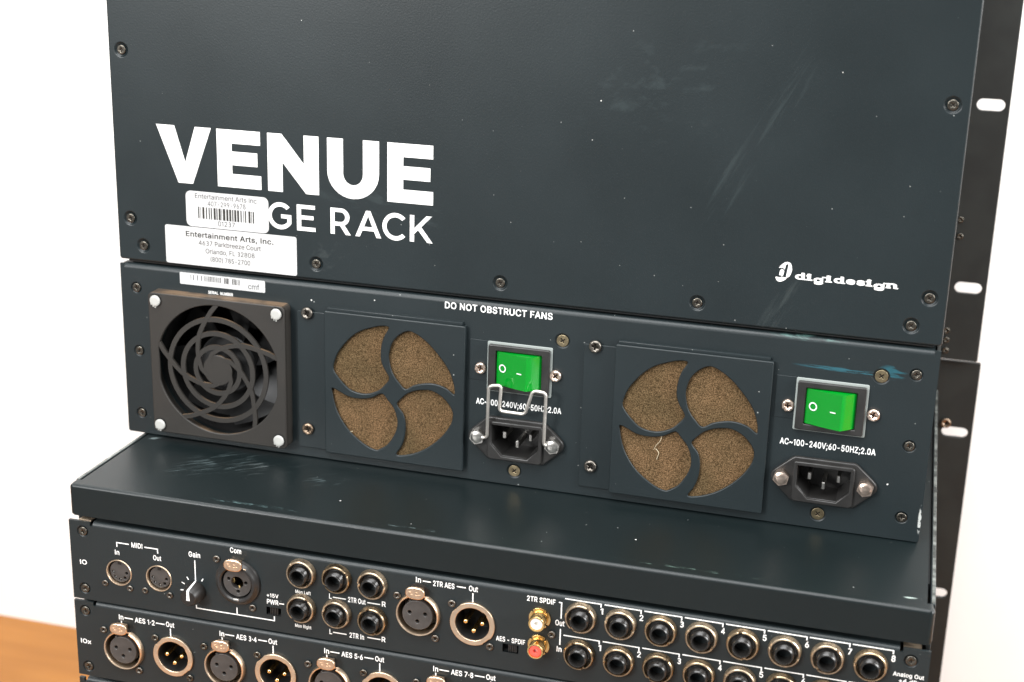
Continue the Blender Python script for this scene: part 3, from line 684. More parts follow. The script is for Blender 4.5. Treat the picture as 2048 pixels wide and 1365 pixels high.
        'S': (446, '176,-23 164,-22 132,-13 92,7 52,45 32,81 25,101 20,129 24,145 32,151 40,153 112,151 122,141 129,117 136,102 149,89 172,78 200,70 248,69 284,79 300,90 315,105 327,133 327,145 323,157 319,165 308,176 288,188 148,231 112,247 80,269 52,301 38,333 37,405 42,425 60,461 92,493 108,503 148,523 168,528 196,533 260,532 300,524 340,507 360,493 388,465 404,441 415,409 420,385 416,369 408,363 400,361 332,363 320,373 308,404 292,420 280,428 256,436 232,441 216,441 176,431 149,413 138,397 133,377 137,361 141,353 156,337 172,327 208,314 276,296 316,283 348,267 376,249 400,225 410,209 422,181 424,169 423,101 414,73 396,45 360,9 348,3 304,-17 260,-26 192,-27'),
        'T': (448, '186,-16 178,-10 174,2 174,430 166,434 38,434 26,436 18,442 15,450 15,510 22,522 34,526 262,526 410,526 422,524 430,518 433,510 433,450 426,438 414,434 282,434 274,430 273,-2 266,-14 258,-17 198,-18'),
        'U': (517, '210,-22 186,-17 158,-8 114,18 82,50 66,74 56,94 47,122 42,154 42,502 46,518 54,524 62,526 122,526 134,522 141,510 142,170 147,146 160,118 173,102 186,91 222,75 246,70 270,70 298,76 322,84 346,102 364,130 373,158 374,502 378,518 386,524 394,526 454,526 466,522 473,510 474,146 469,118 464,102 442,58 402,18 382,4 350,-12 294,-25 226,-26'),
        'V': (479, '198,-16 184,-2 8,474 -1,502 -1,510 6,522 18,526 86,525 94,522 102,514 220,186 238,129 242,125 251,150 378,518 386,524 394,526 462,525 470,522 476,514 478,502 476,490 296,-6 290,-14 278,-18'),
        'W': (686, '150,-16 138,-6 135,2 -1,498 0,514 10,524 82,526 94,522 100,514 183,194 194,161 201,182 288,514 294,522 306,526 378,526 390,522 398,510 405,490 487,174 490,166 494,164 500,182 583,506 586,514 598,524 610,526 670,525 682,518 685,510 686,498 577,98 546,-10 538,-16 530,-18 458,-18 446,-14 438,-6 415,74 353,306 346,327 342,331 335,314 248,-6 242,-14 230,-18'),
        'Z': (438, '38,-16 30,-10 27,-2 28,58 280,430 278,433 270,434 46,434 34,436 26,442 22,454 22,506 26,518 34,524 46,526 390,526 406,522 412,514 414,506 412,450 156,78 158,75 166,74 394,74 406,72 414,66 418,54 418,2 414,-10 406,-16 394,-18 50,-18'),
        'a': (389, '124,-23 88,-13 68,-3 36,29 26,45 12,89 13,129 22,161 28,173 60,205 88,219 116,228 156,236 240,246 255,253 255,273 248,292 236,303 212,312 184,313 152,303 136,292 125,281 116,265 108,259 92,257 72,262 40,271 26,285 24,293 26,305 42,333 72,365 88,377 108,387 160,401 228,401 268,391 308,369 332,341 351,297 356,265 356,5 352,-11 344,-17 336,-19 276,-18 264,-11 256,3 220,-17 184,-26 140,-27;156,65 188,65 208,70 228,82 243,97 255,125 260,157 252,161 220,155 192,152 152,144 128,135 117,125 112,113 112,97 116,86 132,71'),
        'c': (396, '164,-22 156,-21 132,-12 92,10 60,42 38,78 30,98 21,130 16,162 16,214 25,262 38,298 64,338 92,366 120,384 156,397 176,401 240,401 276,392 324,366 356,334 366,318 378,290 380,278 378,270 368,260 316,246 300,247 288,254 276,277 264,291 248,302 228,309 188,309 172,304 156,294 141,278 130,262 116,214 116,162 125,126 130,114 141,98 160,79 192,66 228,67 255,78 275,98 288,126 296,132 304,134 316,133 372,118 379,106 378,86 352,38 324,10 308,0 276,-16 236,-25 180,-26'),
        'd': (424, '156,-23 132,-16 92,6 60,38 34,86 21,126 16,154 16,222 25,266 40,306 60,338 92,370 132,392 172,402 224,401 248,396 276,382 288,372 292,378 292,478 294,514 300,522 308,525 376,525 384,522 391,510 391,-2 384,-14 376,-17 316,-18 308,-16 300,-10 295,6 292,8 276,-4 240,-21 212,-26 168,-26;196,66 220,67 236,72 260,86 268,95 282,122 292,158 292,218 287,242 280,262 267,282 252,297 236,305 216,310 184,309 164,301 148,290 126,254 116,218 117,158 134,106 161,78 176,71'),
        'e': (404, '168,-22 132,-12 108,0 88,14 60,42 52,54 38,78 25,114 16,154 17,222 25,262 34,290 60,334 92,366 116,382 156,397 176,402 232,402 260,396 304,378 324,362 352,334 370,302 387,246 388,230 387,166 384,158 372,151 128,150 120,148 120,138 125,122 137,98 161,78 188,67 232,66 252,72 268,82 292,114 304,121 320,121 372,108 380,102 383,94 383,86 378,70 360,38 332,10 316,0 284,-16 244,-25 184,-26;128,238 280,238 285,242 282,258 271,278 260,290 251,298 228,309 188,310 172,305 152,294 129,266 120,246 120,242'),
        'f': (253, '76,-16 68,-10 64,2 64,306 56,310 4,311 -8,318 -12,330 -11,382 -4,394 4,397 56,398 64,402 64,458 70,478 84,502 112,528 136,540 160,546 228,545 244,540 252,534 258,526 260,514 244,462 236,454 228,451 208,454 180,453 169,446 161,430 160,402 164,398 228,398 236,396 244,390 248,378 248,334 244,318 232,311 168,310 160,306 159,-2 152,-14 144,-17 88,-18'),
        'g': (425, '164,-165 152,-164 120,-155 80,-133 48,-101 38,-85 32,-69 36,-57 88,-27 104,-25 116,-29 144,-60 168,-72 180,-76 200,-78 236,-76 264,-64 276,-56 284,-44 292,-21 291,11 288,14 248,-7 224,-12 164,-12 132,-3 100,13 84,23 60,47 42,75 26,111 16,159 17,227 25,267 36,295 52,327 64,343 88,367 104,379 124,389 172,402 220,403 240,398 272,385 292,369 295,371 300,387 308,393 316,395 376,394 384,391 391,379 392,-9 388,-25 387,-49 378,-81 360,-109 340,-129 304,-151 276,-160 236,-169 180,-169;192,79 228,80 252,89 264,99 283,131 296,187 291,227 283,255 276,270 256,294 244,302 220,310 192,310 172,305 152,294 136,274 126,255 116,219 117,159 134,115 157,91 172,84'),
        'h': (410, '47,-16 37,-6 35,6 35,502 37,514 43,522 55,526 111,526 119,524 127,518 131,506 131,382 133,374 139,375 147,382 167,392 199,401 247,402 291,392 323,374 351,342 365,314 375,270 375,234 375,2 373,-6 367,-14 355,-18 299,-18 287,-14 281,-6 279,6 278,246 266,282 251,297 227,309 203,310 179,304 160,294 151,286 140,266 132,238 131,6 129,-6 123,-14 111,-18'),
        'i': (166, '47,-16 39,-10 35,2 36,382 43,394 51,397 107,398 119,396 127,390 131,378 130,-2 123,-14 115,-17 59,-18;59,430 51,434 35,450 25,466 23,478 25,502 31,514 55,536 75,542 95,542 107,538 127,526 141,506 143,494 141,462 127,442 107,428 71,426'),
        'l': (189, '103,-17 83,-10 59,8 41,40 36,60 35,508 39,520 51,527 111,528 119,526 127,520 131,504 131,92 136,76 139,73 171,71 179,68 187,60 198,16 199,4 197,-4 191,-12 167,-19 115,-20'),
        'm': (610, '47,-16 39,-10 35,2 35,374 39,390 51,397 115,397 127,390 135,376 163,392 187,401 251,401 287,386 319,353 323,355 347,378 363,388 403,402 475,401 495,394 523,378 547,354 557,338 569,310 574,286 574,-2 571,-10 559,-17 499,-18 487,-14 481,-6 479,2 479,54 479,250 474,274 466,294 443,308 435,310 399,309 376,298 368,290 355,258 355,6 353,-6 347,-14 335,-18 275,-18 263,-14 257,-6 255,2 254,270 246,290 231,304 215,310 183,309 163,301 144,282 132,246 131,6 129,-6 123,-14 111,-18'),
        'n': (410, '47,-16 37,-6 35,6 35,378 39,390 47,396 59,398 115,397 127,390 135,373 167,392 199,401 251,402 291,392 323,374 339,358 353,338 365,314 374,274 375,106 375,2 371,-10 363,-16 351,-18 299,-18 291,-16 283,-10 279,6 279,242 274,262 263,286 239,305 219,310 199,310 183,305 159,293 148,282 140,266 132,238 131,6 129,-6 123,-14 111,-18'),
        'o': (415, '164,-22 156,-21 132,-12 92,10 60,42 38,78 25,114 16,162 16,214 21,246 38,298 60,334 92,366 116,382 156,397 180,402 236,402 252,398 276,392 312,374 348,342 366,318 386,278 395,246 400,210 400,162 395,130 386,98 364,54 340,26 312,2 264,-20 240,-25 180,-26;196,66 228,67 244,72 260,82 275,98 283,110 295,142 300,166 299,214 295,234 283,266 275,278 256,297 240,305 220,310 188,309 172,304 156,294 141,278 130,262 116,214 116,162 125,126 130,114 141,98 160,79 176,71'),
        'r': (259, '47,-16 37,-6 35,6 35,374 37,386 43,394 51,397 111,398 123,394 131,382 135,379 159,392 187,401 235,402 247,401 255,398 262,386 263,326 259,314 247,307 195,306 163,296 148,282 136,258 131,238 131,6 129,-6 123,-14 111,-18'),
        's': (365, '142,-22 126,-21 110,-16 74,2 54,18 28,54 18,90 22,106 34,113 86,125 98,125 110,118 120,90 130,79 158,67 182,62 206,67 233,78 246,91 249,98 249,106 241,122 234,128 206,137 146,151 106,164 74,182 46,210 36,230 30,250 31,302 46,338 86,376 134,397 158,402 214,402 246,396 274,384 294,370 318,346 332,322 341,298 341,286 338,278 326,271 266,259 254,266 241,290 229,302 214,309 198,313 174,314 150,306 134,294 127,278 131,266 135,258 158,247 258,221 282,212 314,190 326,178 344,146 350,122 349,86 340,58 326,34 298,6 282,-4 238,-21 210,-26 158,-26'),
        't': (227, '132,-19 100,-8 80,6 64,26 54,46 48,74 48,306 44,310 4,311 -8,318 -12,330 -12,374 -10,386 0,396 44,398 48,402 49,474 52,482 60,488 72,490 128,489 140,482 143,474 144,462 144,402 152,398 212,396 222,386 224,374 223,326 216,314 204,310 148,310 144,306 145,86 151,74 156,71 200,70 212,66 223,46 232,2 230,-6 224,-14 200,-21 144,-22'),
        'u': (410, '147,-20 123,-13 91,5 63,33 55,45 40,85 35,117 35,373 39,389 47,395 55,397 111,397 123,393 129,385 131,373 131,137 136,117 148,93 159,82 171,74 191,69 207,69 231,75 251,86 259,94 270,113 279,149 279,373 283,389 291,395 299,397 355,397 367,393 374,381 375,5 373,-7 367,-15 359,-18 295,-18 283,-11 278,5 275,7 251,-9 211,-22 159,-23'),
        'x': (378, '15,-16 5,-6 3,2 5,10 130,194 130,198 15,366 11,378 15,390 23,396 31,398 99,398 111,394 119,386 172,302 191,276 195,279 207,302 263,386 271,394 283,398 351,398 359,396 367,390 371,378 367,366 252,198 250,190 367,22 374,6 374,-2 371,-10 363,-16 355,-18 287,-18 275,-14 198,102 191,112 187,112 111,-6 103,-14 91,-18'),
        '~': (453, '266,122 230,139 182,178 166,189 158,191 146,190 135,183 127,163 124,143 114,133 50,132 42,135 36,143 34,175 39,199 56,239 70,255 102,275 126,282 182,282 210,271 250,243 282,216 298,211 310,213 317,219 325,239 328,259 338,269 402,270 410,267 416,259 418,223 413,199 398,167 382,147 354,129 330,120 278,119'),
        '·': (196, '78,181 66,186 40,214 34,234 36,258 42,274 70,300 90,306 118,304 142,290 156,270 162,250 160,222 146,198 122,182 106,178 90,178'),
    },
    'H': {
        'H': (517, '46,-30 32,-18 26,2 26,506 28,518 34,528 46,538 58,542 122,542 138,538 152,526 158,506 158,330 162,322 350,322 354,322 358,330 358,506 364,526 374,536 390,542 458,542 476,534 486,522 490,502 490,2 488,-10 482,-20 470,-30 458,-34 394,-34 374,-28 362,-14 358,2 358,190 354,198 166,198 162,198 158,190 158,2 154,-14 142,-28 126,-34 62,-34'),
        'd': (424, '152,-39 124,-30 84,-8 49,26 36,46 18,82 5,122 0,150 0,222 5,254 24,310 46,346 80,381 100,394 140,412 172,418 224,418 252,412 272,403 275,406 276,506 278,518 288,533 304,541 372,542 384,540 394,534 402,526 407,514 407,-6 396,-25 388,-30 376,-34 312,-34 300,-30 284,-19 248,-36 220,-42 168,-42;200,82 216,83 228,86 252,101 268,130 276,162 276,214 266,254 253,274 244,283 232,290 212,294 188,293 159,278 140,246 132,214 133,162 146,118 152,109 172,90'),
        'e': (404, '164,-38 124,-26 82,-2 48,32 24,70 10,106 0,150 0,218 5,250 20,298 46,342 80,377 108,396 124,404 172,418 240,418 269,410 308,394 332,377 364,344 386,306 404,246 404,166 400,154 392,143 384,138 361,130 380,122 392,112 399,98 399,82 392,62 372,28 344,-1 324,-14 288,-32 244,-42 184,-42;200,82 232,83 252,90 261,98 284,130 276,134 224,134 148,134 140,131 148,110 156,101 180,86;152,254 260,255 263,258 260,266 244,283 220,294 192,294 180,291 164,283 151,270 144,258'),
        'g': (425, '160,-181 116,-171 72,-147 36,-111 18,-81 17,-61 28,-42 64,-21 97,-5 72,12 49,35 20,83 9,111 0,155 0,223 5,255 14,287 36,331 53,355 76,378 100,395 132,409 180,419 228,418 260,409 284,398 300,407 312,411 376,411 392,405 404,391 408,371 408,-9 403,-53 392,-89 371,-121 344,-147 308,-167 244,-184 180,-185;190,-61 232,-60 248,-55 263,-45 273,-29 275,-17 272,-14 252,-23 228,-28 168,-29 136,-24 139,-33 156,-49 172,-57;196,95 224,96 244,103 253,111 268,135 280,191 275,223 264,259 253,275 244,283 232,289 212,295 196,294 180,290 160,279 142,251 132,215 133,163 148,123 168,103'),
        'i': (166, '39,-30 25,-18 19,2 19,378 21,390 27,400 46,414 45,418 19,444 11,458 7,470 7,498 19,524 47,550 67,557 91,558 103,557 119,550 133,542 147,528 157,510 159,498 159,466 155,454 146,438 121,414 141,398 147,378 147,-2 143,-14 138,-22 119,-33 55,-34'),
        'n': (410, '39,-30 25,-18 19,2 19,374 20,386 25,398 33,406 43,412 55,414 115,414 127,410 143,399 175,412 199,418 255,418 295,408 335,385 350,370 367,346 381,318 386,298 391,270 391,118 391,2 389,-10 383,-20 371,-30 355,-34 295,-34 283,-30 275,-25 267,-14 263,2 263,238 258,258 248,278 231,290 219,294 203,294 187,290 171,282 162,274 155,262 148,234 147,2 143,-14 131,-28 115,-34 55,-34'),
        's': (365, '138,-38 122,-37 102,-30 66,-12 39,10 16,42 8,62 2,94 8,114 16,122 26,128 82,141 98,142 110,139 122,128 138,93 162,83 182,78 214,86 230,97 232,106 226,113 210,119 142,135 102,147 62,171 34,200 20,226 14,250 15,306 22,326 34,348 78,390 114,408 150,417 214,418 226,416 250,412 282,398 302,385 329,358 342,338 356,306 358,290 354,274 346,263 334,256 266,241 254,245 246,251 227,282 210,293 190,298 174,297 150,287 146,282 145,274 150,268 174,259 266,237 294,224 326,201 340,186 360,150 366,126 365,82 354,50 338,24 310,-5 290,-18 246,-36 214,-42 158,-42'),
    },
}


def text_mb(s_, x0, x1, z, cap, bold=0.02, y=0.0):
    face = 'R' if bold < 0.01 else ('B' if bold < 0.045 else 'H')
    if face not in FONTREF:
        v, _ = raw_text("H", face)
        FONTREF[face] = (min(q[1] for q in v), max(q[1] for q in v))
    lo, hi = FONTREF[face]
    v, f = raw_text(s_, face)
    a, c = min(q[0] for q in v), max(q[0] for q in v)
    k = (x1 - x0) / (c - a)
    kz = cap / (hi - lo)
    return MB().add([(x0 + (q[0] - a) * k, y, z + (q[1] - lo) * kz) for q in v], f)


PY = -0.07     # silkscreen stands this far proud of the sheet


def lettering(parent, s_, x0, x1, z, cap, bold=0.022, name='lettering', mat='print', y=PY, loc=(0, 0, 0)):
    cx, cz = (x0 + x1) / 2, z
    mb = text_mb(s_, x0 - cx, x1 - cx, 0, cap, bold)
    ox = OFF.get(parent.name, (0, 0, 0))
    return put(name, mb.mesh(name, M[mat], 0), parent, (cx + loc[0], y + loc[1], cz + loc[2]))


def line_part(parent, pts, width=0.62, name='printed_line', y=PY):
    """thin printed poly-line on the sheet"""
    mb = MB()
    h = width / 2
    for i in range(len(pts) - 1):
        (xa, za), (xb, zb) = pts[i], pts[i + 1]
        d = math.hypot(xb - xa, zb - za)
        ux, uz = (xb - xa) / d * h, (zb - za) / d * h
        e0 = 1.0 if i else 0.0
        e1 = 1.0 if i < len(pts) - 2 else 0.0
        xa, za, xb, zb = xa - ux * e0, za - uz * e0, xb + ux * e1, zb + uz * e1
        yy = -0.012 * i
        mb.add([(xa - uz, yy, za + ux), (xb - uz, yy, zb + ux), (xb + uz, yy, zb - ux), (xa + uz, yy, za - ux)], [(0, 1, 2, 3)])
    return put(name, mb.mesh(name, M['print'], 0), parent, (0, y, 0))


def thing(name, label, cat, loc, rotz=0.0, off=(0, 0, 0)):
    o = bpy.data.objects.new(name, None)
    COL.objects.link(o)
    o.location = [a * S for a in loc]
    o.rotation_euler = (0, 0, rotz)
    o["label"] = label
    o["category"] = cat
    o.empty_display_size = 0.05
    OFF[o.name] = off
    return o


# ------------------------------------------------------------------ the room: floor and wall
FLOOR = -352.0
WALL = 424.0
me = MB().add([(-6000, -9000, -4), (6000, -9000, -4), (6000, -320, -4), (-6000, -320, -4)], [(0, 1, 2, 3)]).mesh('unseen_grey_floor', M['unseen_grey_floor'], 0)  # added out of view so the orange floor tints the panels less
o = bpy.data.objects.new('unseen_grey_floor', me)
COL.objects.link(o)
o.location = (0, 0, FLOOR * S)
o['kind'] = 'structure'
me = MB().add([(-2600, -330, 0), (2600, -330, 0), (2600, WALL, 0), (-2600, WALL, 0)], [(0, 1, 2, 3)]).mesh('floor', M['floor'], 0)
o = bpy.data.objects.new('floor', me)
COL.objects.link(o)
o.location = (0, 0, FLOOR * S)
o['kind'] = 'structure'
me = MB().box(-2600, 2600, WALL, WALL + 100, 0, 2600).mesh('wall', M['wall'], 0)
o = bpy.data.objects.new('wall', me)
COL.objects.link(o)
o.location = (0, 0, FLOOR * S)
o['kind'] = 'structure'

# ------------------------------------------------------------------ the two racks
low = thing('connector_rack', 'lower dark rack unit with rows of brass jacks and round sockets under a scuffed lid', 'audio rack', (0, 0, FLOOR), 0, (0, 0, FLOOR))
upp = thing('stage_rack', 'upper dark rack unit with big white lettering, two green switches and three fan openings', 'audio rack', (-228.814, 77.992, 0.12), -0.0145)

# ---- shared small meshes


def cross(r, w_):
    return [(r, w_), (w_, w_), (w_, r), (-w_, r), (-w_, w_), (-r, w_), (-r, -w_), (-w_, -w_), (-w_, -r), (w_, -r), (w_, -w_), (r, -w_)]


def screw_set(key, r, h, dome, mat, sink=False, y0=0.0):
    """returns (head mesh, recess mesh); the cross drive is a real opening with a dark floor"""
    mb = MB()
    cr_ = cross(r * 0.47, r * 0.10)
    a = 0.4
    cr_ = [(x * math.cos(a) - z * math.sin(a), x * math.sin(a) + z * math.cos(a)) for x, z in cr_]
    mb.plate([circle(0, 0, r, 24), cr_], y0 - h, y0, min(dome, h * 0.49), 3)
    if sink:
        mb.lathe([(r * 1.42, 0.12), (r * 1.06, 0.95), (r * 1.02, 1.1)], 24)
    hd = mb.mesh('screw', M[mat], 50)
    if sink:
        pass
    rc = MB().lathe([(0.0, y0 - h * 0.28), (r * 0.6, y0 - h * 0.28), (r * 0.6, y0 - h * 0.2)], 12).mesh('drive_recess', M['recess'], 0)
    return hd, rc


SCR = {
    'black': screw_set('black', 2.5, 0.9, 0.4, 'darkscrew', y0=0.75),
    'gold': screw_set('gold', 3.2, 0.7, 0.2, 'yellowscrew', y0=0.75),
    'pan': screw_set('pan', 3.35, 2.2, 1.0, 'greyscrew', y0=0.0),
    'panrust': screw_set('panrust', 3.35, 2.0, 1.0, 'rust', y0=0.0),
    'copper': screw_set('copper', 3.15, 2.2, 1.05, 'copperscrew', y0=0.0),
    'small': screw_set('small', 1.95, 1.2, 0.55, 'greyscrew', y0=0.0),
    'smalldark': screw_set('smalldark', 1.95, 1.1, 0.5, 'darkscrew', y0=0.0),
    'tiny': screw_set('tiny', 1.75, 1.0, 0.5, 'greyscrew', y0=0.0),
}
dimple_me = {}


def screw(parent, kind, x, z, y=0.0, dimple=None, matd=None):
    hd, rc = SCR[kind]
    a = random.uniform(0, 1.5)
    s_ = put('screw', hd, parent, (x, y, z), a)
    put('drive_recess', rc, s_)
    if dimple:
        key = (dimple, matd)
        if key not in dimple_me:
            dimple_me[key] = MB().lathe([(dimple, 0.25), (dimple * 0.72, 1.0), (0.5, 1.02)], 24).mesh('countersink', M[matd], 40)
        put('countersink', dimple_me[key], parent, (x, y, z))
    return s_


# ================================================================== UPPER UNIT
# ---- cover plate and body
cov_scr = [(7.6, 217.0), (8.0, 125.9), (15.2, 111.1), (118.0, 110.9), (220.2, 111.0), (322.1, 111.3), (431.8, 125.3), (432.1, 216.4), (424.8, 111.0)]
holes = [circle(x, z, 3.5, 20) for x, z in cov_scr]
mb = MB().plate([rrect(0, 440, 102.4, 345, 1.6, 3)] + holes, 0, 2.4, 0.9, 3)
cover = put('cover_plate', mb.mesh('cover_plate', M['cover'], 40), upp)
mb = MB()
mb.box(0.4, 2.2, 2.6, 243.5, 102.6, 344.8)
mb.box(437.8, 439.6, 2.6, 243.5, 102.6, 344.8)
mb.box(2.4, 437.6, 2.6, 243.5, 343.2, 344.8)
mb.box(4.5, 436.5, 12, 243.5, 92, 342)
put('cover_body', mb.mesh('cover_body', M['ear'], 0), upp)
for x, z in cov_scr:
    screw(upp, 'black', x, z, 0, 3.55, 'cover')
# folded flange in the seam
mb = MB().xprofile([(1.6, 101.2), (1.2, 101.9), (2.0, 102.3), (11, 102.3)], 5.0, 436.0)
mb.box(4.6, 436.4, 6.5, 11.5, 96, 102.2)
put('seam_flange', mb.mesh('seam_flange', M['dark'], 40), upp)

# ---- power panel
ps_black = [(9.5, 86.6), (9.4, 49.8), (9.0, 12.5), (429.9, 86.9), (430.4, 50.2), (430.6, 12.5)]
ps_gold = [(254.4, 83.8), (413.8, 84.2), (230.7, 8.5), (390.0, 8.2)]
FC = (62.0, 46.8)
IEC = [(231.6, 26.6), (391.3, 26.4)]
SW = [(232.1, 65.9), (391.3, 65.6)]
holes = [circle(x, z, 3.4, 20) for x, z in ps_black] + [circle(x, z, 4.2, 20) for x, z in ps_gold]
holes.append(circle(FC[0], FC[1], 39.4, 56))
holes += [rrect(x - 14, x + 14, z - 9.6, z + 10.2, 1.0) for x, z in IEC]
mb = MB().plate([rrect(0, 440, 0.5, 97.6, 1.5, 4, (0, 0, 1, 1))] + holes, 0, 2.0, 0.0)
mb.xprofile([(2.0, 97.6), (0, 97.6)] + [(2.6 - 2.6 * math.cos(a), 97.6 + 2.6 * math.sin(a)) for a in [PI / 2 * k / 6 for k in range(1, 7)]] + [(11.5, 100.2)], 2.6, 437.2)
mb.box(0, 2.5, 0.002, 1.6, 97.6, 99.9)
mb.box(437.3, 440, 0.002, 1.6, 97.6, 99.9)
put('power_panel', mb.mesh('power_panel', M['power'], 40), upp)
mb = MB()
mb.box(0.3, 1.9, 2.1, 238, 0.1, 99.6)
mb.box(438.1, 439.7, 2.1, 238, 0.1, 99.6)
mb.box(2.0, 438.0, 2.1, 238, 0.1, 1.6)
mb.box(2.0, 438.0, 34, 238, 1.8, 91.5)
put('power_chassis', mb.mesh('power_chassis', M['ear'], 0), upp)
for x, z in ps_black:
    screw(upp, 'black', x, z, 0, 3.45, 'power')
for x, z in ps_gold:
    screw(upp, 'gold', x, z, 0, 4.25, 'power')

# ---- front panel whose ears stick out far behind
sl = [slot(455.8, z, 16.6, 7.3) for z in (185.8, 70.4, 301)] + [slot(-15.8, z, 16.6, 7.3) for z in (185.8, 70.4, 301)]
mb = MB().plate([rrect(-26.9, 466.9, 22.6, 345, 1.0, 2)] + sl, 244, 247.2, 0.3, 1)
put('rack_ear', mb.mesh('rack_ear', M['ear'], 40), upp)
for x, z in ((445.8, 41.7), (446.3, 35.4), (446.6, 28.3), (446.2, 113.9), (447.0, 103.4)):
    screw(upp, 'smalldark', x, z, 244.0)

# ---- big lettering VENUE / GE RACK
T, B0 = 179.0, 148.2


def glyph(polys, name, y=PY):
    loops = polys
    mb_ = MB().plate(loops, y - 0.02, y + 0.02)
    return put(name, mb_.mesh(name, M['print'], 0), upp)


def eglyph(x0, x1, xm, stem, b, t, hb, name):
    h = t - b
    mid = (b + t) / 2 + 0.25
    glyph([[(x0, b), (x1, b), (x1, b + hb), (x0 + stem, b + hb), (x0 + stem, mid - hb / 2), (xm, mid - hb / 2), (xm, mid + hb / 2), (x0 + stem, mid + hb / 2), (x0 + stem, t - hb), (x1 - 0.2, t - hb), (x1 - 0.2, t), (x0, t)]], name)


glyph([[(26.4, T), (37.2, T), (43.0, 159.6), (49.3, T), (58.8, T), (47.1, B0), (38.5, B0)]], 'title_letter')
eglyph(61.9, 87.3, 85.3, 8.7, B0, T, 7.3, 'title_letter')
glyph([[(91.2, B0), (91.2, T), (99.4, T), (111.9, 163.9), (111.9, T), (120.3, T), (120.3, B0), (113.0, B0), (99.7, 164.0), (99.7, B0)]], 'title_letter')
ucx, ur, ui = 139.45, 14.4, 5.5
uo = [(ucx - ur, T), (ucx - ui, T), (ucx - ui, 161.0)]
uo += [(ucx - ui * math.cos(PI * k / 12), 161.0 - ui * 1.08 * math.sin(PI * k / 12)) for k in range(1, 12)]
uo += [(ucx + ui, 161.0), (ucx + ui, T), (ucx + ur, T), (ucx + ur, 161.8)]
uo += [(ucx + ur * math.cos(PI * k / 16), 161.8 - ur * 0.97 * math.sin(PI * k / 16)) for k in range(1, 16)]
uo += [(ucx - ur, 161.8)]
glyph([uo], 'title_letter')
eglyph(158.4, 183.4, 181.8, 8.7, B0, T, 7.0, 'title_letter')

b2, t2 = 128.3, 142.3
st = 2.3


def arcpts(cx, cz, r, a0, a1, n=18, rz=None):
    rz = rz or r
    return [(cx + r * math.cos(math.radians(a0 + (a1 - a0) * k / n)), cz + rz * math.sin(math.radians(a0 + (a1 - a0) * k / n))) for k in range(n + 1)]


gc = (97.9, 135.25)
g = arcpts(gc[0], gc[1], 7.3, 42, 318, 22) + [(104.2, 131.4), (104.2, 136.1), (98.3, 136.1), (98.3, 134.0), (101.9, 134.0), (101.9, 131.9)] + arcpts(gc[0], gc[1], 5.0, 316, 45, 18)
glyph([g], 'title_letter')
eglyph(107.4, 118.0, 116.9, 2.45, b2, t2, 2.1, 'title_letter')
r_ = [(126.6, b2), (128.95, b2), (128.95, 132.9), (132.0, 132.9), (135.2, b2), (138.0, b2), (134.6, 133.2)]
r_ += arcpts(132.6, 137.65, 4.75, -62, 90, 10, 4.65) + [(126.6, t2)]
rh = [(128.95, 135.0), (128.95, 140.2), (132.4, 140.2)] + arcpts(132.4, 137.6, 2.5, 80, -80, 8, 2.6) + [(132.4, 135.0)]
glyph([r_, rh], 'title_letter')
glyph([[(140.6, b2), (143.1, b2), (144.55, 131.6), (151.0, 131.6), (152.45, b2), (155.0, b2), (149.0, t2), (146.6, t2)],
       [(145.45, 133.7), (147.8, 139.5), (150.1, 133.7)]], 'title_letter')
c_ = arcpts(163.0, 135.25, 7.3, 42, 318, 22) + arcpts(163.0, 135.25, 5.0, 316, 44, 18)
glyph([c_], 'title_letter')
glyph([[(170.9, b2), (173.25, b2), (173.25, 132.4), (175.4, 134.6), (180.5, b2), (183.4, b2), (177.1, 136.3), (182.9, t2), (179.9, t2), (173.25, 135.4), (173.25, t2), (170.9, t2)]], 'title_letter')

# ---- small maker's mark and word
glyph([smoothloop([(360.6, 133.2), (361.6, 134.7), (363.2, 136.1), (364.7, 136.4), (366.0, 135.8), (366.7, 134.1), (366.8, 132.3), (366.3, 130.2), (365.5, 129.0), (364.3, 129.2), (365.0, 135.0), (363.8, 134.9), (363.4, 132.6), (362.7, 133.2), (361.6, 133.3)], 2)], 'emblem')
glyph([[(361.2, 132.0), (361.8, 132.6), (362.7, 132.5), (363.2, 131.8), (362.8, 129.3), (360.9, 129.6)]], 'emblem')
glyph([smoothloop([(359.3, 128.6), (361.5, 128.4), (362.0, 128.9), (363.1, 128.7), (364.7, 128.6), (363.9, 127.5), (362.5, 126.6), (361.0, 126.3), (359.8, 127.1)], 2)], 'emblem')
xs = [(368.6, 373.5), (374.2, 376.6), (377.4, 382.3), (383.3, 385.9), (386.9, 392.0), (392.7, 397.0), (397.6, 401.6), (402.3, 404.8), (405.6, 411.0), (411.6, 416.7)]
mb = MB()
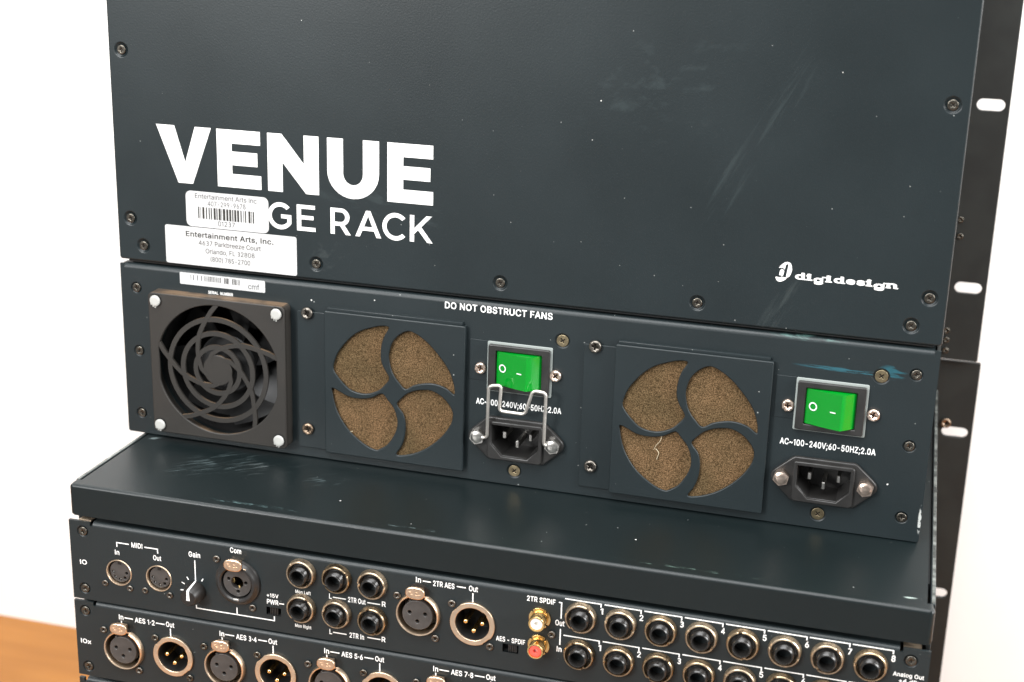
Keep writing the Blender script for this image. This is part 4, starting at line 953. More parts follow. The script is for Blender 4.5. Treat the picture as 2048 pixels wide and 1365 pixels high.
for (a, c), ch in zip(xs, "digidesign"):
    t_ = text_mb(ch, a, c - (0.0 if ch in 'es' else 0.35), 128.35 if ch != 'g' else 127.55, 3.2, 0.05)
    if ch in 'es':
        pass
    mb.add(t_.v, t_.f)
    yy = -0.012
    if ch in 'din':
        mb.add([(c - 1.6 if ch != 'i' else a - 0.4, yy, 128.3), (c + 0.35, yy, 128.3), (c + 0.35, yy, 128.85), (c - 1.6 if ch != 'i' else a - 0.4, yy, 128.85)], [(0, 1, 2, 3)])
    if ch == 'i':
        mb.add([(a - 0.5, yy, 130.25), (a + 1.2, yy, 130.25), (a + 1.2, yy, 130.75), (a - 0.5, yy, 130.75)], [(0, 1, 2, 3)])
    if ch == 'd':
        mb.add([(c - 2.1, yy, 131.2), (c - 0.6, yy, 131.2), (c - 0.6, yy, 131.75), (c - 2.1, yy, 131.75)], [(0, 1, 2, 3)])
    if ch == 'g':
        mb.add([(c - 1.0, yy, 130.2), (c + 0.4, yy, 130.2), (c + 0.4, yy, 130.75), (c - 1.0, yy, 130.75)], [(0, 1, 2, 3)])
    if ch == 'n':
        mb.add([(a - 0.5, yy, 130.2), (a + 1.2, yy, 130.2), (a + 1.2, yy, 130.7), (a - 0.5, yy, 130.7), (a - 0.4, yy, 128.3), (a + 2.0, yy, 128.3), (a + 2.0, yy, 128.85), (a - 0.4, yy, 128.85)], [(0, 1, 2, 3), (4, 5, 6, 7)])
put('maker_lettering', mb.mesh('maker_lettering', M['print'], 0), upp, (0, PY, 0))

lettering(upp, "DO NOT OBSTRUCT FANS", 190.6, 248.7, 94.35, 3.65, 0.018)
lettering(upp, "SERIAL  NUMBER", 53.8, 68.7, 87.8, 1.7, 0.03)
for i in range(2):
    lettering(upp, "AC~100-240V;60-50HZ;2.0A", (208.7, 368.2)[i], (255.2, 414.9)[i], (43.9, 43.3)[i], 3.3, 0.035 if i else 0.022)

# ---- stickers
mb = MB().plate([rrect(42.4, 91.1, 124.9, 144.4, 3.0, 5)], -0.22, -0.12)
s1 = put('sticker', mb.mesh('sticker', M['label'], 0), upp, label='upper white barcode sticker with rounded corners over the start of the second word')
lettering(s1, "Entertainment Arts Inc", 48.0, 84.4, 140.6, 2.65, -0.004, 'text_line', 'greyink', -0.26)
lettering(s1, "407-299-9678", 55.4, 77.8, 136.9, 2.65, -0.004, 'text_line', 'greyink', -0.26)
lettering(s1, "01237", 61.2, 71.2, 126.3, 2.7, -0.004, 'text_line', 'greyink', -0.26)
bars = [(285, 300), (314, 320), (341, 366), (386, 400), (422, 436), (450, 464), (486, 512), (522, 536), (551, 577), (586, 592), (606, 636), (650, 675), (687, 712), (725, 740), (752, 777), (789, 813), (832, 846), (868, 874), (889, 903), (934, 958), (968, 975), (989, 1004)]
mb = MB()
for a, c in bars:
    xa = 49.6 + (a - 285) / 719 * 33.0
    xb = 49.6 + (c - 285) / 719 * 33.0
    mb.add([(xa, 0, 129.6), (xb, 0, 129.6), (xb, 0, 136.0), (xa, 0, 136.0)], [(0, 1, 2, 3)])
put('barcode', mb.mesh('barcode', M['ink'], 0), s1, (0, -0.26, 0))
mb = MB().plate([rrect(29.1, 107.0, 103.2, 124.5, 1.2, 4)], -0.17, -0.09)
s2 = put('sticker', mb.mesh('sticker', M['label'], 0), upp, label='lower white address sticker with four printed lines')
lettering(s2, "Entertainment Arts, Inc.", 41.6, 93.6, 119.0, 3.0, 0.022, 'text_line', 'ink', -0.21)
lettering(s2, "4637 Parkbreeze Court", 49.2, 86.1, 114.8, 2.6, 0.003, 'text_line', 'brownink', -0.21)
lettering(s2, "Orlando, FL 32808", 53.2, 82.3, 110.5, 2.6, 0.003, 'text_line', 'brownink', -0.21)
lettering(s2, "(800) 785-2700", 56.0, 79.6, 106.2, 2.6, 0.003, 'text_line', 'brownink', -0.21)
mb = MB().plate([rrect(36.9, 88.0, 91.8, 98.4, 0.5, 2)], -0.17, -0.09)
s3 = put('sticker', mb.mesh('sticker', M['label'], 0), upp, label='narrow white serial strip with a faded barcode above the fan guard')
lettering(s3, "cmf", 78.0, 84.6, 93.0, 3.0, 0.0, 'text_line', 'greyink', -0.21)
fb = MB()
db = MB()
x = 43.5
while x < 66:
    wv = random.choice((0.22, 0.3, 0.45))
    (fb if x < 52 or x > 62 else db).add([(x, 0, 94.6), (x + wv, 0, 94.6), (x + wv, 0, 97.6), (x, 0, 97.6)], [(0, 1, 2, 3)])
    x += wv + (random.choice((1.2, 2.0)) if x < 50 else random.choice((0.35, 0.5)))
    if 62 < x < 64.5:
        x = 64.5
for xa, wv in ((65.2, .5), (66.0, .3), (66.7, .6), (67.6, .35), (70.0, .5), (70.9, .3), (71.5, .6), (72.4, .3), (73.4, .4), (74.3, .3)):
    db.add([(xa - 1.5, 0, 94.4), (xa - 1.5 + wv, 0, 94.4), (xa - 1.5 + wv, 0, 97.6), (xa - 1.5, 0, 97.6)], [(0, 1, 2, 3)])
put('barcode', fb.mesh('barcode', M['greyink'], 0), s3, (0, -0.21, 0))
put('barcode', db.mesh('barcode', M['brownink'], 0), s3, (0, -0.21, 0))

# ---- fan guard
GY = -8.2
hw = 40.7
mb = MB()
opn = []
for k in range(72):
    a = 2 * PI * k / 72
    opn.append((max(-35.6, min(35.6, 37.0 * math.cos(a))), 37.0 * math.sin(a)))
mb.plate([rrect(-hw, hw, -hw, hw, 2.6, 4), opn], GY, GY + 2.0, 0.5, 2)
mb.plate([rrect(-hw, hw, -hw, hw, 2.6, 4), circle(0, 0, 39.6, 64)], GY + 2.02, -0.02, 0.0)
guard = put('fan_guard', mb.mesh('fan_guard', M['guard'], 40), upp, (FC[0], 0, FC[1]))
for ro, ri in ((30.4, 27.7), (22.4, 19.7), (14.6, 11.9)):
    mb = MB().lathe([(ri, GY + 0.25), (ro, GY + 0.25), (ro, GY + 1.6), (ri, GY + 1.6), (ri, GY + 0.25)], 64)
    put('guard_ring', mb.mesh('guard_ring', M['guard'], 40), guard)
mb = MB().lathe([(0.0, GY + 0.2), (8.4, GY + 0.2), (8.7, GY + 0.4), (8.7, GY + 1.6), (0, GY + 1.6)], 40)
put('guard_hub', mb.mesh('guard_hub', M['guard'], 40), guard)
rt = [(37.6, -1), (33.5, 5), (29, 12), (25.5, 19.5), (22.3, 28), (18.6, 38), (15.3, 50), (12.4, 66), (9.8, 90), (7.0, 122)]
sv, nrt = [], len(rt)
P_ = [(r * math.cos(math.radians(t + 162)), r * math.sin(math.radians(t + 162))) for r, t in rt]
left, right = [], []
for i, p in enumerate(P_):
    a = P_[max(0, i - 1)]
    c = P_[min(nrt - 1, i + 1)]
    d = math.hypot(c[0] - a[0], c[1] - a[1])
    nx, nz_ = -(c[1] - a[1]) / d * 1.22, (c[0] - a[0]) / d * 1.22
    left.append((p[0] + nx, p[1] + nz_))
    right.append((p[0] - nx, p[1] - nz_))
mb = MB()
for i in range(nrt - 1):
    qs = [left[i], left[i + 1], right[i + 1], right[i]]
    v = [(x_, GY + 0.12, z_) for x_, z_ in qs] + [(x_, GY + 1.7, z_) for x_, z_ in qs]
    mb.add(v, [(0, 1, 2, 3), (0, 4, 5, 1), (3, 2, 6, 7), (4, 7, 6, 5)])
spoke_me = mb.mesh('guard_spoke', M['guard'], 40)
for k in range(5):
    put('guard_spoke', spoke_me, guard, (0, 0.004 * k, 0), -2 * PI / 5 * k)
rv = MB().lathe([(0.0, -1.9), (2.1, -1.88), (2.85, -1.7), (3.1, -1.3), (3.1, -0.9), (2.2, -0.8), (2.2, 0.5)], 24)
for a in (-0.5, 0.35, 0.0):
    dx, dz = 3.4 * math.sin(a - 0.45), -3.4 * math.cos(a - 0.45)
    rv.box(dx - 0.35, dx + 0.35, -0.7, 0.2, dz - 0.7, dz + 0.7)
rv_me = rv.mesh('rivet', M['nylon'], 40)
rh_me = MB().lathe([(2.8, -0.04), (3.5, -0.04), (3.5, 0.1)], 24).mesh('rivet_hole', M['hole'], 0)
for x, z in ((26.1, 83.2), (98.5, 83.4), (98.5, 11.0), (25.7, 10.8)):
    put('rivet', rv_me, guard, (x - FC[0], GY, z - FC[1]))
    put('rivet_hole', rh_me, guard, (x - FC[0] - 0.2, GY, z - FC[1] + 0.3))
# fan turning behind it
fan = put('cooling_fan', MB().lathe([(0, 3.2), (15.5, 3.2), (17, 4.6), (17, 24), (0, 24)], 40).mesh('cooling_fan', M['blade'], 40), upp, (FC[0], 0, FC[1]))
bl = MB()
n = 6
vv = []
for i in range(n + 1):
    r = 16.5 + (36.2 - 16.5) * i / n
    for j in range(4):
        a = -0.34 + 0.68 * j / 3 + 0.25 * (i / n) ** 1.3
        vv.append((r * math.cos(a), 5.0 + 12 * j / 3 + 1.0 * math.sin(j), r * math.sin(a)))
ff = [(i * 4 + j, i * 4 + j + 1, (i + 1) * 4 + j + 1, (i + 1) * 4 + j) for i in range(n) for j in range(3)]
vb = [(x_, y_ + 0.9, z_) for x_, y_, z_ in vv]
nn = len(vv)
bl.add(vv + vb, ff + [tuple(k + nn for k in reversed(q)) for q in ff])
bl_me = bl.mesh('fan_blade', M['blade'], 60)
for k in range(7):
    put('fan_blade', bl_me, fan, (0, 0, 0), 2 * PI / 7 * k + 0.5)
mb = MB().lathe([(39.4, 2.1), (39.4, 33.5), (0, 33.6)], 48)
put('fan_housing', mb.mesh('fan_housing', M['blackmatt'], 40), upp, (FC[0], 0, FC[1]))

# ---- filter covers with foam behind the pinwheel openings
PET = [
    [(-3.5, 35.1), (-4.0, 33.0), (-5.8, 29.9), (-7.2, 25.7), (-7.9, 20.5), (-7.7, 16.4), (-6.4, 12.5), (-4.7, 9.8), (-3.0, 6.2), (-5.8, 2.2), (-8.8, -0.8), (-12.6, -2.8), (-16.4, -3.9), (-21.0, -3.9), (-25.6, -2.6), (-29.4, 0.4), (-32.8, 4.1), (-35.1, 7.9), (-34.5, 12.1), (-32.3, 17.6), (-28.5, 22.9), (-23.9, 27.8), (-18.6, 31.4), (-11.8, 34.0), (-7.3, 35.2)],
    [(7.9, 34.0), (11.2, 33.3), (15.6, 30.9), (20.1, 27.4), (24.5, 22.8), (28.3, 18.2), (31.3, 13.4), (33.2, 7.8), (33.8, 4.2), (33.5, 1.9), (29.9, 4.4), (25.5, 6.1), (20.3, 6.6), (15.1, 5.7), (10.7, 4.2), (6.2, 1.6), (2.8, 4.4), (-0.2, 8.1), (-2.1, 12.3), (-3.2, 18.1), (-2.8, 21.8), (-1.4, 26.4), (1.2, 30.0), (4.6, 32.8)],
    [(-36.0, -3.0), (-31.7, -4.5), (-27.9, -6.3), (-23.3, -7.2), (-18.0, -7.0), (-12.6, -5.6), (-7.2, -2.6), (-3.9, -5.8), (-0.9, -9.2), (1.0, -13.5), (1.8, -17.9), (1.1, -22.5), (-1.2, -27.4), (-4.2, -31.7), (-8.1, -34.5), (-10.7, -35.5), (-15.0, -34.3), (-20.3, -31.2), (-25.7, -26.9), (-29.6, -22.1), (-32.6, -17.1), (-34.5, -12.0), (-35.6, -6.9)],
    [(1.4, -7.8), (3.6, -4.5), (7.0, -1.1), (11.5, 1.2), (16.7, 2.4), (21.1, 2.4), (25.6, 0.6), (29.3, -2.3), (32.3, -6.4), (33.1, -10.0), (32.1, -14.6), (28.8, -20.3), (24.4, -25.4), (18.5, -30.4), (12.5, -33.9), (6.4, -36.1), (1.9, -36.8), (1.5, -35.5), (3.8, -32.1), (5.6, -27.2), (6.4, -21.8), (6.2, -16.6), (4.8, -12.2)]]
CY = -3.6
mb = MB().plate([rrect(-40.2, 39.2, -40.9, 40.1, 0.9, 3)] + [smoothloop(p, 3) for p in PET], CY, CY + 1.3, 0.55, 3)
mb.box(-39.8, -38.8, CY + 1.32, -0.03, -40.5, 39.7)
mb.box(38.0, 38.9, CY + 1.32, -0.03, -40.5, 39.7)
mb.box(-38.7, 37.9, CY + 1.32, -0.03, -40.5, -39.5)
mb.box(-38.7, 37.9, CY + 1.32, -0.03, 38.7, 39.7)
mb.box(-39.0, 37.2, CY + 1.5, -0.04, 39.8, 41.6, 0.3)         # top return lip
fc_me = mb.mesh('filter_cover', M['power'], 40)
fl_me = MB().plate([rrect(-57.0, -40.3, -40.5, 37.8, 0.8, 3)], -0.9, -0.03, 0.25, 2).mesh('mounting_flange', M['power'], 40)
fo = MB()
gN = 30
for i in range(gN + 1):
    for j in range(gN + 1):
        fo.v.append((-37.5 + 75 * i / gN, CY + 2.0 + random.uniform(-0.25, 0.25), -38 + 76 * j / gN))
for i in range(gN):
    for j in range(gN):
        q = i * (gN + 1) + j
        fo.f.append((q, q + gN + 1, q + gN + 2, q + 1))
fo_me = fo.mesh('filter_foam', M['foam'], 180, False)
FIL = [(163.9, 46.5), (323.2, 46.3)]
for x, z in FIL:
    c0 = put('filter_cover', fc_me, upp, (x, 0, z))
    put('mounting_flange', fl_me, c0)
    put('filter_foam', fo_me, c0)
screw(upp, 'pan', 113.2, 83.6, -0.9)
screw(upp, 'panrust', 112.7, 17.2, -0.9)
screw(upp, 'pan', 272.1, 83.4, -0.9)
screw(upp, 'pan', 272.4, 18.0, -0.9)

# ---- switches
pl_me = MB().box(-27.2, -17.6, -0.32, -0.03, -8.2, 13.6, 0.1, 1).mesh('backing_plate', M['power'], 0)
ga_me = MB().plate([rrect(-17.5, 17.5, -13.6, 13.6, 0.7, 3), rrect(-13, 13, -10, 10, 0.7, 3)], -0.75, -0.02, 0.2, 1).mesh('power_switch', M['gasket'], 40)
bz = MB().plate([rrect(-16.5, 16.5, -12.6, 12.5, 0.9, 3), rrect(-12.4, 12.4, -9.6, 9.4, 0.5, 2)], -3.0, -0.76, 0.45, 2)
bz.box(-13.4, 13.4, -0.74, -0.3, -10.4, 10.2)
bz_me = bz.mesh('bezel', M['black'], 40)
rkp = [(-12.5, -1.6)] + [(-12.5 + 17.6 * t, -1.6 - 6.0 * t - 0.45 * math.sin(PI * t)) for t in (0.12, 0.3, 0.5, 0.7, 0.88)] + [(5.2, -7.75), (5.7, -7.9), (6.3, -7.7)] + [(6.3 + 6.2 * t, -7.7 + 6.0 * t - 0.3 * math.sin(PI * t)) for t in (0.3, 0.6)] + [(12.5, -1.7), (12.5, -0.2), (-12.5, -0.2)]
rk = MB()
nr = len(rkp)
rkp = [(x * 0.965, y) for x, y in rkp]
rk.add([(x, y, -9.2) for x, y in rkp] + [(x, y, 9.0) for x, y in rkp], [tuple(range(nr)), tuple(reversed(range(nr, 2 * nr)))] + [(i, i + nr, (i + 1) % nr + nr, (i + 1) % nr) for i in range(nr)])
rk_me = rk.mesh('rocker', M['rocker'], 25)
ya = -3.05
om = MB().lathe([(1.55, -0.02), (2.2, -0.02)], 28).mesh('off_mark', M['print'], 0)
im = MB().box(-0.28, 0.28, -0.03, 0.0, -1.45, 1.45).mesh('on_mark', M['print'], 0)
ins = math.atan2(6.0, 17.0)
for x, z in SW:
    g0 = put('power_switch', ga_me, upp, (x, 0, z))
    put('backing_plate', pl_me, g0, (0, 0, -0.1))
    put('bezel', bz_me, g0)
    put('rocker', rk_me, g0)
    q = put('off_mark', om, g0, (-8.3, -3.55, 0.4))
    q.rotation_euler = (0, 0, -ins * 1.1)
    q = put('on_mark', im, g0, (1.6, -7.0, -0.4), PI / 2)
    q.rotation_euler = (0, PI / 2, -ins * 0.93)
for x, z in ((211.0, 64.2), (251.7, 64.8), (370.6, 64.2), (412.0, 64.4)):
    screw(upp, 'copper', x, z)

# ---- mains inlets
out = [(-26.2, 0.2), (-25.6, 2.4), (-24.0, 4.2), (-16.0, 11.2), (-14.5, 11.9), (14.5, 11.9), (16.0, 11.2), (24.0, 4.2), (25.6, 2.4), (26.2, 0.2), (25.6, -1.9), (24.0, -3.6), (15.5, -11.4), (14.0, -12.0), (-14.0, -12.0), (-15.5, -11.4), (-24.0, -3.6), (-25.6, -1.9)]
cav = [(-12.9, 8.2), (12.9, 8.2), (12.9, -2.9), (7.0, -9.0), (-7.0, -9.0), (-12.9, -2.9)]
fl = MB().plate([out, cav], -2.6, -0.02, 0.6, 2).mesh('power_inlet', M['black'], 40)
sh = [(-15.0, 9.2), (-14.0, 10.2), (14.0, 10.2), (15.0, 9.2), (15.0, -9.6), (13.6, -11.0), (-13.6, -11.0), (-15.0, -9.6)]
shm = MB().plate([sh, cav], -4.6, -2.62, 0.5, 2)
c2_ = [(x * 0.99, z * 0.985) for x, z in cav]
nn = len(c2_)
shm.add([(x, -2.3, z) for x, z in c2_] + [(x, 15, z) for x, z in c2_], [tuple(range(nn, 2 * nn))] + [(i, (i + 1) % nn, (i + 1) % nn + nn, i + nn) for i in range(nn)])
sh_me = shm.mesh('shroud', M['black'], 40)
pin_me = MB().box(-0.9, 0.9, -1.2, 14.9, -1.9, 1.9, 0.3, 1).mesh('inlet_pin', M['steel'], 0)
hexp = circle(0, 0, 4.15, 6, 0.3)
nut = MB().prism(hexp, -5.4, -2.62).lathe([(0.0, -6.1), (1.9, -6.05), (2.6, -5.8), (3.3, -5.42)], 16)
nut_me = nut.mesh('fixing_nut', M['steel'], 30)
nutc_me = nut_me.copy()
nutc_me.materials.clear()
nutc_me.materials.append(M['copperscrew'])
for i, (x, z) in enumerate(IEC):
    f0 = put('power_inlet', fl, upp, (x, 0, z))
    put('shroud', sh_me, f0)
    for px, pz in ((-7.2, 1.2), (7.2, 1.4), (0, -3.2)):
        put('inlet_pin', pin_me, f0, (px, 2.2, pz))
    for px in (-20.6, 20.6):
        put('fixing_nut', (nut_me, nutc_me)[i], f0, (px, 0, 0.4))
# wire bail on the left inlet


def fillet(pts, rad, k=5):
    out_ = [Vector(pts[0])]
    for i in range(1, len(pts) - 1):
        a, b_, c = Vector(pts[i - 1]), Vector(pts[i]), Vector(pts[i + 1])
        u, v_ = (a - b_).normalized(), (c - b_).normalized()
        r0 = min(rad, (a - b_).length * 0.45, (c - b_).length * 0.45)
        p, q = b_ + u * r0, b_ + v_ * r0
        for j in range(k + 1):
            t = j / k
            out_.append((1 - t) ** 2 * p + 2 * t * (1 - t) * b_ + t * t * q)
    out_.append(Vector(pts[-1]))
    return out_


bail = [(211.3, -4.6, 27.0), (216.8, -5.2, 27.3), (218.3, -9.5, 58.0), (225.2, -9.6, 59.2), (223.9, -8.0, 44.4), (237.9, -8.0, 44.3), (242.1, -9.6, 58.4), (249.2, -9.5, 58.0), (247.7, -5.2, 27.4), (252.2, -4.6, 27.0)]
mb = MB().tube(fillet(bail, 2.4), 0.9, 12)
put('retaining_bail', mb.mesh('retaining_bail', M['wire'], 60), upp)
screw_dim = None

# ================================================================== LOWER UNIT
# ---- lid
R0 = 1.9
prof = [(1.6, -17.4), (0, -17.4)] + [(R0 - R0 * math.cos(PI / 2 * k / 9), -R0 + R0 * math.sin(PI / 2 * k / 9)) for k in range(0, 10)] + [(7.0, 0.0)]
mb = MB().xprofile(prof, -217.6, 217.6)
endp = [(0, -17.2), (0, -2.6)]
for sx in (-1, 1):
    # rounded end of the folded lip
    v, f = [], []
    K = 5
    for k in range(K + 1):
        a = PI / 2 * k / K
        xx = sx * (217.6 + 2.3 * math.sin(a))
        yy = 2.3 - 2.3 * math.cos(a)
        v += [(xx, yy, -17.0 + 1.2 * math.sin(a) ** 4), (xx, yy, -R0), (xx, yy + 0.5, -0.5 - 0.9 * math.sin(a) ** 2), (sx * (217.6 + 1.4 * math.sin(a)), yy + R0, -0.25 * math.sin(a) ** 2), (sx * (217.6 + 1.2 * math.sin(a)), 7.0, -0.3 * math.sin(a) ** 2)]
    for k in range(K):
        for q in range(4):
            f.append((k * 5 + q, k * 5 + q + 1, (k + 1) * 5 + q + 1, (k + 1) * 5 + q))
    mb.add(v, f)
mb.add([(-216.2, 7.0, 0), (216.2, 7.0, 0), (216.2, 319.8, 0), (-216.2, 319.8, 0)], [(0, 1, 2, 3)])
mb.box(-216.0, 216.0, 8.5, 319.7, -1.6, -0.25)
put('top_cover', mb.mesh('top_cover', M['top'], 40), low)
for sx in (-1, 1):
    mb = MB().box(min(sx * 217.7, sx * 219.9), max(sx * 217.7, sx * 219.9), 7.4, 319.6, -351.8, -0.35, 0.35, 2)
    put('side_panel', mb.mesh('side_panel', M['lower'], 40), low)
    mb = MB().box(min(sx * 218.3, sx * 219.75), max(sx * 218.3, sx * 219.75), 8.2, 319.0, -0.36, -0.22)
    put('pale_edge_strip', mb.mesh('pale_edge_strip', M['paleedge'], 0), low)  # paler, blotchy strip along the side panel's top edge
mb = MB().box(-217.4, 217.4, 34, 319.6, -351.8, -3.0)
put('inner_chassis', mb.mesh('inner_chassis', M['dark'], 0), low)
sl = [slot(sx * 233.4, z, 16.6, 7.0) for sx in (-1, 1) for z in (-28, -144, -260)]
mb = MB().plate([rrect(-244.3, 244.3, -346, 20.4, 1.0, 2)] + sl, 320, 323.2, 0.3, 1)
put('rack_ear', mb.mesh('rack_ear', M['ear'], 40), low)
screw(low, 'panrust', 227.2, -22.0, 320.0)
for sx in (-1,):
    pass

# ---- socket positions
JX = [57.6 + 19.53 * i for i in range(8)]
JACK = [(x, -30.4 - 0.12 * i, 'top') for i, x in enumerate(JX)] + [(x, -50.3 - 0.08 * i, 'bottom') for i, x in enumerate(JX)]
JACK += [(-88.1, -30.3, 'm'), (-68.8, -30.1, 'm'), (-49.7, -30.2, 'm'), (-88.4, -50.0, 'm'), (-69.0, -49.8, 'm'), (-49.6, -50.4, 'm')]
MIDI = [(-193.0, -47.2), (-169.6, -46.8)]
XF = [(-25.3, -42.6)]
XM = [(3.1, -43.2)]
XF2 = [(-192.0 + 59.4 * k, -92.0 + 0.35 * k) for k in range(4)]
XM2 = [(-162.8 + 59.2 * k, -91.2 + 0.35 * k) for k in range(4)]
COMBO = (-123.8, -41.2)
SWS = [(-104.2, -55.1), (22.7, -53.9)]
io_scr = [(-213.3, -26.3), (-214.1, -59.8), (211.9, -26.6), (212.0, -60.0)]
iox_scr = [(-214.8, -73.3), (-215.0, -107.0), (212.0, -73.3), (212.0, -107.0)]


def card(name, z0, z1, holes_, xl, xr):
    """card panel with a rolled upper lip between two notched end tabs"""
    mb_ = MB().plate([[(-221.2, z0), (220.2, z0), (220.2, z1), (xr + 1.6, z1), (xr + 1.6, z1 - 2.1), (xl - 1.6, z1 - 2.1), (xl - 1.6, z1), (-221.2, z1)]] + holes_, 0, 1.6, 0.0)
    q = 2.4
    mb_.xprofile([(0, z1 - 2.102)] + [(q - q * math.cos(PI / 2 * k / 6), z1 - 2.1 + q * math.sin(PI / 2 * k / 6)) for k in range(1, 7)] + [(12, z1 - 2.1 + q)], xl, xr)
    return put(name, mb_.mesh(name, M['lower'], 40), low)


h1 = [circle(x, z, 7.7, 32) for x, z in MIDI] + [circle(x, z, 10.4, 36) for x, z in XF] + [circle(x, z, 9.2, 36) for x, z in XM] + [circle(COMBO[0], COMBO[1], 10.2, 36)]
h1 += [rrect(x - 4.1, x + 4.1, z - 2.3, z + 2.3, 0.2, 1) for x, z in SWS]
h1 += [circle(x, z, 3.4, 20) for x, z in io_scr]
card('io_panel', -66.2, -20.6, h1, -207.2, 206.4)
h2 = [circle(x, z, 10.4, 36) for x, z in XF2] + [circle(x, z, 9.2, 36) for x, z in XM2] + [circle(x, z, 3.4, 20) for x, z in iox_scr]
card('expansion_panel', -112.6, -67.5, h2, -208.2, 206.4)
card('blank_panel', -160.2, -114.6, [], -216.5, 206.4)
mb = MB().box(-221.0, 220.0, 0.0, 1.6, -351.6, -162)
put('lower_panel', mb.mesh('lower_panel', M['lower'], 0), low)
# bright bare flange showing in the notches under the lid
for xa, xb in ((207.9, 216.0), (-216.0, -208.9)):
    put('bare_flange', MB().box(xa, xb, 1.9, 6.0, -20.9, -20.2).mesh('bare_flange', M['nickel'], 0), low)
for x, z in io_scr + iox_scr:
    screw(low, 'black', x, z, 0, 3.45, 'lower')

# ---- quarter-inch jacks
jb = MB()
prof = [(3.45, 12.0), (3.45, -6.0), (3.7, -6.5), (4.1, -6.5), (4.4, -6.1)]
y = -5.9
while y < -1.0:
    prof += [(4.62, y), (4.40, y + 0.42)]
    y += 0.84
prof += [(5.6, -0.9), (6.5, -0.7)]
jb.lathe(prof, 32)
jb_me = jb.mesh('jack_socket', M['gloss'], 28)
jh_me = MB().lathe([(3.3, 5.9), (0.0, 6.0)], 20).mesh('socket_depth', M['hole'], 0)
jn = MB()
seg = 96
v, f = [], []
rows = [(5.9, -0.6), (6.35, -3.0), (6.6, -3.4), (7.05, -3.4), (7.35, -3.0), (7.8, -0.05)]
for i in range(seg):
    a = 2 * PI * i / seg
    kn = 0.13 if i % 2 else -0.05
    ad = min(abs((a - t + PI) % (2 * PI) - PI) for t in (0.0, PI))
    for k, (r, yy) in enumerate(rows):
        rr = r + (kn if k >= 4 else 0)
        yv = yy
        if ad < 0.10 and k in (1, 2, 3, 4):
            yv = max(yy, -2.1)
        v.append((rr * math.cos(a), yv, rr * math.sin(a)))
nk = len(rows)
for i in range(seg):
    j = (i + 1) % seg
    for k in range(nk - 1):
        f.append((i * nk + k, j * nk + k, j * nk + k + 1, i * nk + k + 1))
jn.add(v, f)
jn_me = [jn.mesh('knurled_nut', M['brass'], 30)]
for k_, cl in enumerate(((0.54, 0.40, 0.25), (0.70, 0.56, 0.40))):
    q_ = jn_me[0].copy()
    q_.materials.clear()
    q_.materials.append(simple('tarnished_brass_nut', cl, 0.30 + 0.1 * k_, 1.0, noise=0.45, nscale=420, bump=0.25))
    jn_me.append(q_)
for x, z, row in JACK:
    j0 = put('jack_socket', jb_me, low, (x, 0, z))
    put('socket_depth', jh_me, j0)
    put('knurled_nut', random.choice(jn_me), j0, (0, 0, 0), random.choice((0.1, 0.9, 2.2, 1.3, 2.7, 0.5)) + random.uniform(-0.2, 0.2))

# ---- round data sockets
ms_me = MB().lathe([(6.75, 9.0), (6.75, 0.2), (6.95, -0.25), (7.35, -0.25), (7.6, 0.1), (7.6, 9.0)], 40).mesh('midi_socket', M['nickel'], 40)
dots = []
for k in range(5):
    a = math.radians(180 + 45 * k)
    dots.append(circle(3.9 * math.cos(a), 3.9 * math.sin(a) - 0.4, 0.85, 10))
mi = MB().plate([[(x, z) for x, z in circle(0, 0, 5.9, 36) if not (abs(x) < 0.9 and z > 0)] and circle(0, 0, 5.9, 36)] + dots, 1.0, 3.0, 0.25, 1)
mi_me = mi.mesh('socket_insert', M['insert'], 40)
mk_me = MB().box(-1.0, 1.0, 0.85, 2.5, 4.3, 6.3).lathe([(0, 3.2), (6.9, 3.3)], 24).mesh('socket_depth', M['hole'], 0)
pin_m = MB()
for k in (0, 1, 2):
    a = math.radians(180 + 45 * k)
    pin_m.box(3.9 * math.cos(a) - 0.3, 3.9 * math.cos(a) + 0.3, 1.4, 3.0, 3.9 * math.sin(a) - 0.7, 3.9 * math.sin(a) - 0.1)
pm_me = pin_m.mesh('contact', M['steel'], 0)
for x, z in MIDI:
    m0 = put('midi_socket', ms_me, low, (x, 0, z))
    put('socket_insert', mi_me, m0)
    put('socket_depth', mk_me, m0)
    put('contact', pm_me, m0)
for x, z in ((-201.4, -54.3), (-186.7, -55.2), (-177.8, -54.8), (-163.3, -55.3)):
    screw(low, 'tiny', x, z)

# ---- gain knob
KX, KZ = -148.2, -50.6
kb = MB().lathe([(0, -8.9), (3.9, -8.9), (4.5, -8.3), (5.7, -0.6), (5.75, -0.05)], 36)
k0 = put('gain_knob', kb.mesh('gain_knob', M['knob'], 40), low, (KX, 0, KZ))
pt = MB().add([(-0.45, -0.35, 5.83), (0.45, -0.35, 5.83), (0.62, -8.3, 4.62), (-0.62, -8.3, 4.62), (0.66, -9.0, 3.95), (-0.66, -9.0, 3.95), (0.95, -9.0, -1.3), (-0.95, -9.0, -1.3)], [(0, 1, 2, 3), (3, 2, 4, 5), (5, 4, 6, 7)])
put('pointer', pt.mesh('pointer', M['print'], 0), k0)
for d in (61, 124, 154, 184):
    a = math.radians(d)
    line_part(low, [(KX + 7.1 * math.cos(a), KZ + 7.1 * math.sin(a)), (KX + 9.0 * math.cos(a), KZ + 9.0 * math.sin(a))], 0.6)

